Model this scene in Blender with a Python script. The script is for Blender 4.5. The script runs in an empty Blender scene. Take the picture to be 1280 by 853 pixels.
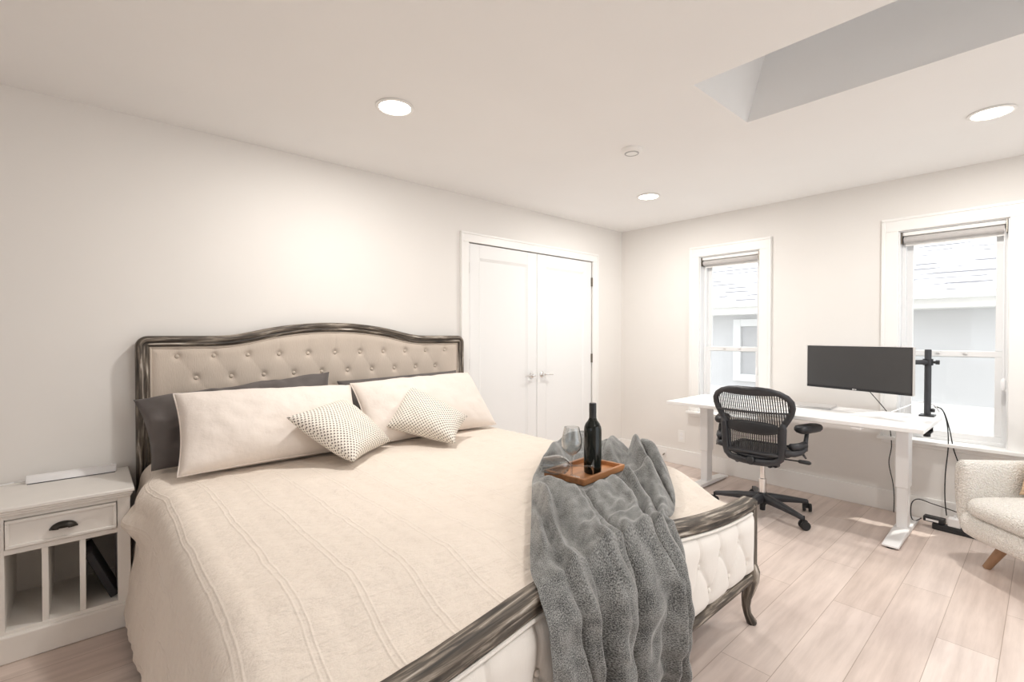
import bpy, bmesh, math, random
import numpy as np
from mathutils import Vector, Matrix, noise

random.seed(7)
rng = np.random.default_rng(7)
C = bpy.context.scene.collection
SC = bpy.context.scene
PI = math.pi

# ------------------------------------------------------------------ camera
F_PX = 595.0
cam_d = bpy.data.cameras.new('camera')
cam = bpy.data.objects.new('camera', cam_d); C.objects.link(cam)
cam_d.sensor_width = 36.0
cam_d.lens = 36.0 * F_PX / 1280.0
cam_d.clip_start = 0.05
cam.location = (-4.426, -3.162, 1.30)
cam.rotation_euler = (math.radians(90 - 0.72), 0, math.radians(-41.5))
SC.camera = cam

# ------------------------------------------------------------------ light
SC.view_settings.view_transform = 'Standard'
SC.view_settings.look = 'None'
SC.view_settings.gamma = 1.0
SC.view_settings.exposure = 0.70
SC.view_settings.use_curve_mapping = False
SC.cycles.use_denoising = True
SC.cycles.max_bounces = 14
SC.cycles.diffuse_bounces = 8
SC.cycles.transparent_max_bounces = 16
SC.cycles.sample_clamp_indirect = 8.0
SC.cycles.caustics_reflective = False
SC.cycles.caustics_refractive = False

WORLD_STRENGTH = 1.4
LAMP_WATTS = 11.0
SUN_STRENGTH = 1.7
w = bpy.data.worlds.new('sky'); SC.world = w
w.use_nodes = True
nt = w.node_tree; nt.nodes.clear()
wo = nt.nodes.new('ShaderNodeOutputWorld'); wb = nt.nodes.new('ShaderNodeBackground')
tc = nt.nodes.new('ShaderNodeTexCoord'); sx = nt.nodes.new('ShaderNodeSeparateXYZ')
rp = nt.nodes.new('ShaderNodeValToRGB')
rp.color_ramp.elements[0].position = 0.0; rp.color_ramp.elements[0].color = (0.90, 0.92, 0.96, 1)
rp.color_ramp.elements[1].position = 0.7; rp.color_ramp.elements[1].color = (0.96, 0.98, 1.0, 1)
nt.links.new(tc.outputs['Generated'], sx.inputs[0]); nt.links.new(sx.outputs['Z'], rp.inputs[0])
nt.links.new(rp.outputs[0], wb.inputs['Color']); wb.inputs['Strength'].default_value = WORLD_STRENGTH
nt.links.new(wb.outputs[0], wo.inputs['Surface'])

sun_d = bpy.data.lights.new('sun', 'SUN'); sun_d.energy = SUN_STRENGTH; sun_d.angle = math.radians(0.6)
sun_d.color = (1.0, 0.95, 0.88)
sun = bpy.data.objects.new('sun', sun_d); C.objects.link(sun)
sun.rotation_euler = Vector((-0.36, 0.19, -0.74)).to_track_quat('-Z', 'Y').to_euler()
sun.location = (6, -4, 9)

def portal(loc, sxy, direction):
    d = bpy.data.lights.new('sky_portal', 'AREA'); d.shape = 'RECTANGLE'; d.size, d.size_y = sxy
    d.cycles.is_portal = True
    o = bpy.data.objects.new('sky_portal', d); C.objects.link(o)
    o.location = loc; o.rotation_euler = Vector(direction).to_track_quat('-Z', 'Y').to_euler()
    return o

# ------------------------------------------------------------------ helpers
INV = {}
def tag(o, label=None, cat=None, group=None, kind=None):
    if label: o['label'] = label
    if cat: o['category'] = cat
    if group: o['group'] = group
    if kind: o['kind'] = kind
    return o
def thing(name, label, cat, loc=(0, 0, 0), rotz=0.0, group=None):
    o = bpy.data.objects.new(name, None); C.objects.link(o)
    o.empty_display_size = 0.1
    o.location = loc; o.rotation_euler = (0, 0, rotz)
    INV[o.name] = (Matrix.Translation(loc) @ Matrix.Rotation(rotz, 4, 'Z')).inverted()
    return tag(o, label, cat, group)
def struct_root(name, loc=(0, 0, 0)):
    o = bpy.data.objects.new(name, None); C.objects.link(o); o.location = loc
    INV[o.name] = Matrix.Translation(loc).inverted()
    o['kind'] = 'structure'
    return o
def copy_tree(o, parent=None):
    c = o.copy(); C.objects.link(c)
    if parent: c.parent = parent
    for ch in list(o.children): copy_tree(ch, c)
    return c
def sstep(a, b, x):
    t = np.clip((x - a) / (b - a), 0, 1); return t * t * (3 - 2 * t)

class MB:
    def __init__(s):
        s.v = []; s.f = []; s.uv = []
    def add(s, vs, fs, uvs=None):
        n = len(s.v); s.v += [tuple(map(float, q)) for q in vs]
        for i, f in enumerate(fs):
            s.f.append(tuple(n + k for k in f))
            s.uv.append(uvs[i] if uvs else [(0.0, 0.0)] * len(f))
        return s
    def box(s, x0, x1, y0, y1, z0, z1, M=None):
        vs = [(x0, y0, z0), (x1, y0, z0), (x1, y1, z0), (x0, y1, z0), (x0, y0, z1), (x1, y0, z1), (x1, y1, z1), (x0, y1, z1)]
        if M is not None: vs = [M @ Vector(q) for q in vs]
        fs = [(3, 2, 1, 0), (4, 5, 6, 7), (0, 1, 5, 4), (1, 2, 6, 5), (2, 3, 7, 6), (3, 0, 4, 7)]
        return s.add(vs, fs)
    def boxc(s, c, d, M=None):
        return s.box(c[0]-d[0]/2, c[0]+d[0]/2, c[1]-d[1]/2, c[1]+d[1]/2, c[2]-d[2]/2, c[2]+d[2]/2, M)
    def rings(s, R, cap0=True, cap1=True, closed=False, U=None):
        """R: list of rings (each list of 3-vectors, same length)."""
        n = len(R[0]); vs = [p for r in R for p in r]; fs = []; uvs = []
        m = len(R); L = [0.0]
        for i in range(1, m):
            L.append(L[-1] + (Vector(R[i][0]) - Vector(R[i-1][0])).length)
        P = [0.0]
        mid = R[m // 2]
        for j in range(1, n + 1):
            P.append(P[-1] + (Vector(mid[j % n]) - Vector(mid[j-1])).length)
        for i in range(m if closed else m - 1):
            a, b = i * n, ((i + 1) % m) * n
            lb = L[i + 1] if i + 1 < m else L[-1] + 0.05
            for j in range(n):
                k = (j + 1) % n
                fs.append((a + j, a + k, b + k, b + j))
                uvs.append([(L[i], P[j]), (L[i], P[j+1]), (lb, P[j+1]), (lb, P[j])])
        if not closed:
            if cap0: fs.append(tuple(reversed(range(n)))); uvs.append([(0, 0)] * n)
            if cap1: fs.append(tuple(range((m - 1) * n, m * n))); uvs.append([(0, 0)] * n)
        return s.add(vs, fs, uvs)
    def tube(s, pts, r, seg=10, caps=True, closed=False, flat=(1, 1)):
        pts = [Vector(p) for p in pts]; m = len(pts)
        rr = r if isinstance(r, (list, tuple)) else [r] * m
        R = []; up = None
        for i, p in enumerate(pts):
            if closed: t = pts[(i + 1) % m] - pts[i - 1]
            else: t = pts[min(i + 1, m - 1)] - pts[max(i - 1, 0)]
            t.normalize()
            if up is None:
                up = Vector((0, 0, 1)) if abs(t.z) < 0.9 else Vector((1, 0, 0))
            x = t.cross(up)
            if x.length < 1e-4: x = t.orthogonal()
            x.normalize(); y = x.cross(t).normalized(); up = y
            R.append([p + x * (rr[i] * flat[0] * math.cos(a)) + y * (rr[i] * flat[1] * math.sin(a)) for a in [2 * PI * k / seg for k in range(seg)]])
        return s.rings(R, caps, caps, closed)
    def lathe(s, prof, seg=24, M=None):
        R = []
        for r, z in prof:
            ring = [Vector((max(r, 1e-5) * math.cos(2 * PI * k / seg), max(r, 1e-5) * math.sin(2 * PI * k / seg), z)) for k in range(seg)]
            if M is not None: ring = [M @ q for q in ring]
            R.append(ring)
        return s.rings(R)
    def grid(s, P, UV=None, wrap_u=False):
        """P: array nu x nv x 3."""
        nu, nv = P.shape[:2]
        vs = P.reshape(-1, 3)
        fs = []; uvs = []
        for i in range(nu if wrap_u else nu - 1):
            i2 = (i + 1) % nu
            for j in range(nv - 1):
                fs.append((i*nv+j, i2*nv+j, i2*nv+j+1, i*nv+j+1))
                if UV is not None:
                    uvs.append([tuple(UV[i, j]), tuple(UV[i2, j]), tuple(UV[i2, j+1]), tuple(UV[i, j+1])])
        return s.add(vs, fs, uvs if UV is not None else None)
    def sweep_xz(s, path, prof, y, closed=False):
        """path: (x,z) pts; prof: (n,b): n outward in plane (left of travel), b towards -y from plane y."""
        m = len(path); R = []
        for i in range(m):
            a = path[max(i - 1, 0)]; b = path[min(i + 1, m - 1)]
            tx, tz = b[0] - a[0], b[1] - a[1]; L = math.hypot(tx, tz); tx /= L; tz /= L
            nx, nz = -tz, tx
            R.append([Vector((path[i][0] + nx * n, y - bb, path[i][1] + nz * n)) for n, bb in prof])
        return s.rings(R)
    def prism(s, poly, z0, z1, M=None):
        n = len(poly)
        vs = [(p[0], p[1], z0) for p in poly] + [(p[0], p[1], z1) for p in poly]
        if M is not None: vs = [M @ Vector(q) for q in vs]
        fs = [tuple(reversed(range(n))), tuple(range(n, 2 * n))] + [(i, (i + 1) % n, n + (i + 1) % n, n + i) for i in range(n)]
        return s.add(vs, fs)
    def build(s, name, mat, parent=None, smooth=True, bevel=0.0, seg=2, sub=0, local=False, angle=35, recalc=True, solid=0.0):
        me = bpy.data.meshes.new(name)
        vs = s.v
        if parent is not None and not local:
            inv = INV.get(parent.name)
            if inv is not None: vs = [tuple(inv @ Vector(q)) for q in vs]
        me.from_pydata(vs, [], s.f)
        ul = me.uv_layers.new(name='UVMap')
        flat = [c for f in s.uv for p in f for c in p]
        if len(flat) == 2 * len(me.loops): ul.data.foreach_set('uv', flat)
        if recalc:
            bm = bmesh.new(); bm.from_mesh(me); bmesh.ops.recalc_face_normals(bm, faces=bm.faces); bm.to_mesh(me); bm.free()
        if smooth:
            me.polygons.foreach_set('use_smooth', [True] * len(me.polygons))
            if angle < 179: me.set_sharp_from_angle(angle=math.radians(angle))
        me.materials.append(mat)
        o = bpy.data.objects.new(name, me); C.objects.link(o)
        if parent is not None:
            o.parent = parent
            if parent.name in INV: INV[o.name] = INV[parent.name]
        if solid:
            md = o.modifiers.new('solid', 'SOLIDIFY'); md.thickness = solid; md.offset = -1
        if bevel:
            md = o.modifiers.new('bevel', 'BEVEL'); md.width = bevel; md.segments = seg; md.limit_method = 'ANGLE'; md.angle_limit = math.radians(40)
        if sub:
            md = o.modifiers.new('sub', 'SUBSURF'); md.levels = sub; md.render_levels = sub
        return o

def frame_along(a, b):
    """Matrix whose z axis runs a->b, origin a."""
    a = Vector(a); b = Vector(b)
    q = (b - a).to_track_quat('Z', 'Y')
    return Matrix.Translation(a) @ q.to_matrix().to_4x4()

# ------------------------------------------------------------------ materials
def mat(name, col, rough=0.6, metal=0.0, var=0.06, vscale=6.0, bump=0.0, bscale=80.0, coords='Object', spec=0.5, sheen=0.0, stretch=None, coat=0.0):
    m = bpy.data.materials.new(name); m.use_nodes = True
    t = m.node_tree; b = t.nodes['Principled BSDF']
    b.inputs['Roughness'].default_value = rough; b.inputs['Metallic'].default_value = metal
    b.inputs['Specular IOR Level'].default_value = spec
    if sheen: b.inputs['Sheen Weight'].default_value = sheen
    if coat: b.inputs['Coat Weight'].default_value = coat
    co = t.nodes.new('ShaderNodeTexCoord'); mp = t.nodes.new('ShaderNodeMapping')
    t.links.new(co.outputs[coords], mp.inputs[0])
    if stretch: mp.inputs['Scale'].default_value = stretch
    n = t.nodes.new('ShaderNodeTexNoise'); n.inputs['Scale'].default_value = vscale; n.inputs['Detail'].default_value = 4
    t.links.new(mp.outputs[0], n.inputs['Vector'])
    r = t.nodes.new('ShaderNodeValToRGB')
    lo = [max(0, c * (1 - var)) for c in col]; hi = [min(1, c * (1 + var)) for c in col]
    r.color_ramp.elements[0].position = 0.3; r.color_ramp.elements[0].color = (*lo, 1)
    r.color_ramp.elements[1].position = 0.7; r.color_ramp.elements[1].color = (*hi, 1)
    t.links.new(n.outputs['Fac'], r.inputs[0]); t.links.new(r.outputs[0], b.inputs['Base Color'])
    if bump:
        n2 = t.nodes.new('ShaderNodeTexNoise'); n2.inputs['Scale'].default_value = bscale; n2.inputs['Detail'].default_value = 3
        t.links.new(mp.outputs[0], n2.inputs['Vector'])
        bp = t.nodes.new('ShaderNodeBump'); bp.inputs['Strength'].default_value = bump; bp.inputs['Distance'].default_value = 0.01
        t.links.new(n2.outputs['Fac'], bp.inputs['Height']); t.links.new(bp.outputs[0], b.inputs['Normal'])
    return m
def emission(name, col, strength):
    m = bpy.data.materials.new(name); m.use_nodes = True
    b = m.node_tree.nodes['Principled BSDF']
    b.inputs['Base Color'].default_value = (0.9, 0.9, 0.9, 1)
    b.inputs['Emission Color'].default_value = (*col, 1); b.inputs['Emission Strength'].default_value = strength
    return m
def math_node(t, op, a=None, b=None, va=0.0, vb=0.0):
    n = t.nodes.new('ShaderNodeMath'); n.operation = op
    n.inputs[0].default_value = va; n.inputs[1].default_value = vb
    if a is not None: t.links.new(a, n.inputs[0])
    if b is not None: t.links.new(b, n.inputs[1])
    return n.outputs[0]

M_WALL = mat('wall_paint', (0.79, 0.77, 0.745), 0.7, var=0.012, vscale=2, bump=0.02, bscale=220)
M_CEIL = mat('ceiling_paint', (0.86, 0.855, 0.85), 0.8, var=0.01, vscale=2, bump=0.02, bscale=220)
M_TRIM = mat('trim_paint', (0.86, 0.855, 0.84), 0.38, var=0.01, vscale=3)
M_DOOR = mat('door_paint', (0.82, 0.825, 0.825), 0.42, var=0.008, vscale=2)
M_VINYL = mat('window_vinyl', (0.79, 0.795, 0.80), 0.35, var=0.008)
M_DESK = mat('desk_white', (0.88, 0.88, 0.88), 0.35, var=0.008, vscale=3)
M_STEELW = mat('white_powder_coat', (0.86, 0.865, 0.87), 0.42, var=0.01, bump=0.02, bscale=400)
M_NIGHT = mat('nightstand_paint', (0.80, 0.775, 0.74), 0.42, var=0.02, vscale=8)
M_BLACK = mat('black_plastic', (0.018, 0.019, 0.022), 0.42, var=0.2, vscale=20, bump=0.03, bscale=300)
M_GRAPH = mat('graphite_plastic', (0.032, 0.033, 0.038), 0.42, var=0.15, vscale=15, bump=0.03, bscale=300)
M_MESHB = mat('black_mesh_weave', (0.03, 0.03, 0.033), 0.6, var=0.2, vscale=60)
M_RUB = mat('black_rubber', (0.015, 0.015, 0.016), 0.7, var=0.2)
M_CHROME = mat('chrome', (0.78, 0.77, 0.76), 0.12, 1.0, var=0.03)
M_HINGE = mat('brushed_nickel', (0.33, 0.30, 0.26), 0.35, 1.0, var=0.08, vscale=60)
M_ALU = mat('silver_aluminium', (0.70, 0.69, 0.69), 0.35, 0.7, var=0.02)
M_SCREEN = mat('screen_glass', (0.06, 0.06, 0.062), 0.3, var=0.03, spec=0.4)
M_LINEN = mat('headboard_linen', (0.56, 0.485, 0.415), 0.85, var=0.06, vscale=3, bump=0.18, bscale=260, stretch=(1, 1, 0.12), sheen=0.2)
M_LINENF = mat('footboard_linen', (0.80, 0.765, 0.72), 0.85, var=0.03, vscale=3, bump=0.12, bscale=260, stretch=(1, 1, 0.12), sheen=0.2)
M_BTN = mat('button_fabric', (0.55, 0.48, 0.41), 0.85, var=0.08, vscale=40)
M_BTNF = mat('pale_button_fabric', (0.78, 0.745, 0.70), 0.85, var=0.05, vscale=40)
M_DARKP = mat('charcoal_cotton', (0.105, 0.092, 0.088), 0.85, var=0.15, vscale=5, bump=0.1, bscale=35, sheen=0.1)
M_CREAM = mat('cream_cotton', (0.77, 0.70, 0.645), 0.9, var=0.02, vscale=4, bump=0.3, bscale=30, sheen=0.15)
M_TAN = mat('tan_knit', (0.62, 0.45, 0.30), 0.9, var=0.25, vscale=55, bump=0.5, bscale=90)
M_OAKLEG = mat('walnut_leg_wood', (0.34, 0.20, 0.115), 0.5, var=0.25, vscale=10, stretch=(1, 1, 0.15), bump=0.05)
M_TRAY = mat('acacia_tray_wood', (0.37, 0.165, 0.065), 0.45, var=0.4, vscale=9, stretch=(0.25, 3, 3), bump=0.04)
M_BOTTLE = mat('dark_bottle_glass', (0.006, 0.008, 0.006), 0.06, var=0.1, spec=0.4)
M_CAP = mat('black_foil', (0.02, 0.02, 0.022), 0.38, var=0.1)
M_PVC = mat('white_plastic', (0.86, 0.86, 0.87), 0.4, var=0.01)
M_SHADE = mat('roller_shade_cloth', (0.50, 0.48, 0.47), 0.85, var=0.04, vscale=30)
M_BRICKW = mat('neighbour_siding', (0.64, 0.64, 0.65), 0.8, var=0.03, vscale=2)
M_NROOF = None

def glass_pane(name='window_glass', tint=(0.97, 0.98, 0.98)):
    m = bpy.data.materials.new(name); m.use_nodes = True
    t = m.node_tree; t.nodes.clear()
    o = t.nodes.new('ShaderNodeOutputMaterial'); mx = t.nodes.new('ShaderNodeMixShader')
    tr = t.nodes.new('ShaderNodeBsdfTransparent'); gl = t.nodes.new('ShaderNodeBsdfGlossy'); fr = t.nodes.new('ShaderNodeFresnel')
    gl.inputs['Roughness'].default_value = 0.02
    lw = t.nodes.new('ShaderNodeLayerWeight'); lw.inputs['Blend'].default_value = 0.5
    pw = math_node(t, 'POWER', lw.outputs['Facing'], vb=5.0); pw = math_node(t, 'MULTIPLY', pw, vb=0.5); pw = math_node(t, 'ADD', pw, vb=0.02)
    tr.inputs['Color'].default_value = (*tint, 1)
    t.links.new(pw, mx.inputs[0]); t.links.new(tr.outputs[0], mx.inputs[1]); t.links.new(gl.outputs[0], mx.inputs[2])
    t.links.new(mx.outputs[0], o.inputs['Surface'])
    return m
M_GLASS = glass_pane()
M_SKYGLASS = glass_pane('dimmed_skylight_glass', (0.40, 0.43, 0.46))  # tint added to dim the daylight reaching the skylight well
def wine_glass_mat():
    m = bpy.data.materials.new('clear_wine_glass'); m.use_nodes = True
    t = m.node_tree; t.nodes.clear()
    o = t.nodes.new('ShaderNodeOutputMaterial'); mx = t.nodes.new('ShaderNodeMixShader')
    tr = t.nodes.new('ShaderNodeBsdfTransparent'); gl = t.nodes.new('ShaderNodeBsdfGlossy'); fr = t.nodes.new('ShaderNodeFresnel')
    gl.inputs['Roughness'].default_value = 0.01; fr.inputs['IOR'].default_value = 1.45
    lw = t.nodes.new('ShaderNodeLayerWeight'); lw.inputs['Blend'].default_value = 0.5
    pw = math_node(t, 'POWER', lw.outputs['Facing'], vb=1.7); pw = math_node(t, 'MULTIPLY', pw, vb=0.9); pw = math_node(t, 'ADD', pw, vb=0.07)
    tr.inputs['Color'].default_value = (0.90, 0.91, 0.91, 1)
    t.links.new(pw, mx.inputs[0]); t.links.new(tr.outputs[0], mx.inputs[1]); t.links.new(gl.outputs[0], mx.inputs[2])
    t.links.new(mx.outputs[0], o.inputs['Surface'])
    return m
M_WINE = wine_glass_mat()

def floor_mat():
    m = mat('plank_floor', (0.6, 0.5, 0.42), 0.38)
    t = m.node_tree; b = t.nodes['Principled BSDF']
    co = t.nodes.new('ShaderNodeTexCoord')
    br = t.nodes.new('ShaderNodeTexBrick')
    br.inputs['Color1'].default_value = (0.82, 0.725, 0.67, 1); br.inputs['Color2'].default_value = (0.71, 0.605, 0.545, 1)
    br.inputs['Mortar'].default_value = (0.46, 0.37, 0.31, 1)
    br.inputs['Scale'].default_value = 1.0; br.inputs['Mortar Size'].default_value = 0.0014; br.inputs['Mortar Smooth'].default_value = 0.1
    br.inputs['Brick Width'].default_value = 1.25; br.inputs['Row Height'].default_value = 0.19; br.offset = 0.37; br.offset_frequency = 2
    t.links.new(co.outputs['Object'], br.inputs['Vector'])
    mp = t.nodes.new('ShaderNodeMapping'); mp.inputs['Scale'].default_value = (1.1, 12, 1)
    t.links.new(co.outputs['Object'], mp.inputs[0])
    n = t.nodes.new('ShaderNodeTexNoise'); n.inputs['Scale'].default_value = 1.6; n.inputs['Detail'].default_value = 7; n.inputs['Roughness'].default_value = 0.62
    t.links.new(mp.outputs[0], n.inputs['Vector'])
    n3 = t.nodes.new('ShaderNodeTexNoise'); n3.inputs['Scale'].default_value = 1.7; n3.inputs['Detail'].default_value = 3
    t.links.new(co.outputs['Object'], n3.inputs['Vector'])
    r = t.nodes.new('ShaderNodeValToRGB')
    r.color_ramp.elements[0].position = 0.3; r.color_ramp.elements[0].color = (0.78, 0.76, 0.75, 1)
    r.color_ramp.elements[1].position = 0.62; r.color_ramp.elements[1].color = (1.0, 1.0, 1.0, 1)
    t.links.new(n.outputs['Fac'], r.inputs[0])
    r2 = t.nodes.new('ShaderNodeValToRGB')
    r2.color_ramp.elements[0].position = 0.35; r2.color_ramp.elements[0].color = (0.88, 0.86, 0.86, 1)
    r2.color_ramp.elements[1].position = 0.65; r2.color_ramp.elements[1].color = (1.06, 1.05, 1.04, 1)
    t.links.new(n3.outputs['Fac'], r2.inputs[0])
    m1 = t.nodes.new('ShaderNodeMixRGB'); m1.blend_type = 'MULTIPLY'; m1.inputs[0].default_value = 1
    t.links.new(br.outputs['Color'], m1.inputs[1]); t.links.new(r.outputs[0], m1.inputs[2])
    m2 = t.nodes.new('ShaderNodeMixRGB'); m2.blend_type = 'MULTIPLY'; m2.inputs[0].default_value = 1
    t.links.new(m1.outputs[0], m2.inputs[1]); t.links.new(r2.outputs[0], m2.inputs[2])
    t.links.new(m2.outputs[0], b.inputs['Base Color'])
    bp = t.nodes.new('ShaderNodeBump'); bp.inputs['Strength'].default_value = 0.12; bp.inputs['Distance'].default_value = 0.003
    t.links.new(n.outputs['Fac'], bp.inputs['Height']); t.links.new(bp.outputs[0], b.inputs['Normal'])
    return m
M_FLOOR = floor_mat()

def wood_grey():
    m = mat('weathered_grey_wood', (0.2, 0.18, 0.16), 0.6)
    t = m.node_tree; b = t.nodes['Principled BSDF']
    uv = t.nodes.new('ShaderNodeUVMap'); mp = t.nodes.new('ShaderNodeMapping'); mp.inputs['Scale'].default_value = (5, 62, 1)
    t.links.new(uv.outputs[0], mp.inputs[0])
    n = t.nodes.new('ShaderNodeTexNoise'); n.inputs['Scale'].default_value = 1.0; n.inputs['Detail'].default_value = 6; n.inputs['Roughness'].default_value = 0.6; n.inputs['Distortion'].default_value = 0.6
    t.links.new(mp.outputs[0], n.inputs['Vector'])
    r = t.nodes.new('ShaderNodeValToRGB'); e = r.color_ramp.elements
    e[0].position = 0.36; e[0].color = (0.026, 0.020, 0.015, 1)
    e[1].position = 0.68; e[1].color = (0.54, 0.495, 0.44, 1)
    x = e.new(0.50); x.color = (0.092, 0.074, 0.058, 1)
    x = e.new(0.58); x.color = (0.225, 0.188, 0.15, 1)
    t.links.new(n.outputs['Fac'], r.inputs[0]); t.links.new(r.outputs[0], b.inputs['Base Color'])
    bp = t.nodes.new('ShaderNodeBump'); bp.inputs['Strength'].default_value = 0.35; bp.inputs['Distance'].default_value = 0.003
    t.links.new(n.outputs['Fac'], bp.inputs['Height']); t.links.new(bp.outputs[0], b.inputs['Normal'])
    return m
M_WOOD = wood_grey()

def quilt_mat():
    m = mat('cream_quilt', (0.775, 0.695, 0.615), 0.9, var=0.02, vscale=3, sheen=0.1)
    t = m.node_tree; b = t.nodes['Principled BSDF']
    uv = t.nodes.new('ShaderNodeUVMap'); sp = t.nodes.new('ShaderNodeSeparateXYZ')
    t.links.new(uv.outputs[0], sp.inputs[0])
    def line(src, period, width):
        a = math_node(t, 'MULTIPLY', src, vb=1 / period); fr = math_node(t, 'FRACT', a)
        d = math_node(t, 'SUBTRACT', fr, vb=0.5); d = math_node(t, 'ABSOLUTE', d)
        d = math_node(t, 'MULTIPLY', d, vb=period / width); d = math_node(t, 'MINIMUM', d, vb=1.0)
        return d
    # wobble of the stitch lines
    n = t.nodes.new('ShaderNodeTexNoise'); n.inputs['Scale'].default_value = 5; n.inputs['Detail'].default_value = 2
    t.links.new(uv.outputs[0], n.inputs['Vector'])
    wob = math_node(t, 'MULTIPLY', n.outputs['Fac'], vb=0.022)
    ux = math_node(t, 'ADD', sp.outputs['X'], wob)
    l1 = line(ux, 0.145, 0.0045)
    u2 = math_node(t, 'ADD', ux, vb=0.016); l2 = line(u2, 0.145, 0.0045)
    vy = math_node(t, 'ADD', sp.outputs['Y'], wob); l3 = line(vy, 0.05, 0.004)
    l3 = math_node(t, 'MULTIPLY', l3, vb=0.2)
    n2 = t.nodes.new('ShaderNodeTexNoise'); n2.inputs['Scale'].default_value = 16; n2.inputs['Detail'].default_value = 5; n2.inputs['Roughness'].default_value = 0.6
    mp = t.nodes.new('ShaderNodeMapping'); mp.inputs['Scale'].default_value = (0.7, 1.6, 1)
    t.links.new(uv.outputs[0], mp.inputs[0]); t.links.new(mp.outputs[0], n2.inputs['Vector'])
    h = math_node(t, 'ADD', math_node(t, 'MULTIPLY', l1, vb=0.34), math_node(t, 'MULTIPLY', l2, vb=0.34))
    h = math_node(t, 'ADD', h, l3)
    h = math_node(t, 'ADD', h, math_node(t, 'MULTIPLY', n2.outputs['Fac'], vb=3.6))
    bp = t.nodes.new('ShaderNodeBump'); bp.inputs['Strength'].default_value = 0.55; bp.inputs['Distance'].default_value = 0.008
    t.links.new(h, bp.inputs['Height']); t.links.new(bp.outputs[0], b.inputs['Normal'])
    return m
M_QUILT = quilt_mat()

def blanket_mat():
    m = mat('grey_fleece', (0.2, 0.2, 0.2), 0.95, sheen=0.5)
    t = m.node_tree; b = t.nodes['Principled BSDF']
    b.inputs['Sheen Roughness'].default_value = 0.4
    uv = t.nodes.new('ShaderNodeUVMap')
    n = t.nodes.new('ShaderNodeTexNoise'); n.inputs['Scale'].default_value = 330; n.inputs['Detail'].default_value = 2
    n2 = t.nodes.new('ShaderNodeTexNoise'); n2.inputs['Scale'].default_value = 22; n2.inputs['Detail'].default_value = 4
    for q in (n, n2): t.links.new(uv.outputs[0], q.inputs['Vector'])
    a = math_node(t, 'ADD', math_node(t, 'MULTIPLY', n.outputs['Fac'], vb=0.75), math_node(t, 'MULTIPLY', n2.outputs['Fac'], vb=0.25))
    r = t.nodes.new('ShaderNodeValToRGB'); e = r.color_ramp.elements
    e[0].position = 0.40; e[0].color = (0.05, 0.052, 0.053, 1)
    e[1].position = 0.61; e[1].color = (0.33, 0.335, 0.325, 1)
    t.links.new(a, r.inputs[0]); t.links.new(r.outputs[0], b.inputs['Base Color'])
    bp = t.nodes.new('ShaderNodeBump'); bp.inputs['Strength'].default_value = 0.35; bp.inputs['Distance'].default_value = 0.003
    t.links.new(a, bp.inputs['Height']); t.links.new(bp.outputs[0], b.inputs['Normal'])
    return m
M_BLANKET = blanket_mat()

def dotted_mat():
    m = mat('dotted_knit', (0.8, 0.76, 0.7), 0.9)
    t = m.node_tree; b = t.nodes['Principled BSDF']
    uv = t.nodes.new('ShaderNodeUVMap'); sp = t.nodes.new('ShaderNodeSeparateXYZ'); t.links.new(uv.outputs[0], sp.inputs[0])
    N = 2 * PI / 0.0215
    s1 = math_node(t, 'SINE', math_node(t, 'MULTIPLY', sp.outputs['X'], vb=N))
    s2 = math_node(t, 'SINE', math_node(t, 'MULTIPLY', sp.outputs['Y'], vb=N))
    p = math_node(t, 'MULTIPLY', s1, s2)
    r = t.nodes.new('ShaderNodeValToRGB'); e = r.color_ramp.elements
    e[0].position = 0.30; e[0].color = (0.84, 0.79, 0.72, 1); e[1].position = 0.50; e[1].color = (0.17, 0.145, 0.13, 1)
    t.links.new(p, r.inputs[0]); t.links.new(r.outputs[0], b.inputs['Base Color'])
    bp = t.nodes.new('ShaderNodeBump'); bp.inputs['Strength'].default_value = 0.5; bp.inputs['Distance'].default_value = 0.004; bp.invert = True
    t.links.new(p, bp.inputs['Height']); t.links.new(bp.outputs[0], b.inputs['Normal'])
    return m
M_DOT = dotted_mat()

def boucle_mat():
    m = mat('cream_boucle', (0.82, 0.775, 0.71), 0.95, sheen=0.2)
    t = m.node_tree; b = t.nodes['Principled BSDF']
    co = t.nodes.new('ShaderNodeTexCoord'); v = t.nodes.new('ShaderNodeTexVoronoi'); v.inputs['Scale'].default_value = 120
    n = t.nodes.new('ShaderNodeTexNoise'); n.inputs['Scale'].default_value = 120
    t.links.new(co.outputs['Object'], v.inputs['Vector']); t.links.new(co.outputs['Object'], n.inputs['Vector'])
    a = math_node(t, 'SUBTRACT', n.outputs['Fac'], v.outputs['Distance'])
    r = t.nodes.new('ShaderNodeValToRGB'); e = r.color_ramp.elements
    e[0].position = -0.0; e[0].color = (0.79, 0.755, 0.705, 1); e[1].position = 0.25; e[1].color = (0.88, 0.86, 0.82, 1)
    t.links.new(a, r.inputs[0]); t.links.new(r.outputs[0], b.inputs['Base Color'])
    bp = t.nodes.new('ShaderNodeBump'); bp.inputs['Strength'].default_value = 0.9; bp.inputs['Distance'].default_value = 0.008
    t.links.new(a, bp.inputs['Height']); t.links.new(bp.outputs[0], b.inputs['Normal'])
    return m
M_BOUCLE = boucle_mat()

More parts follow.
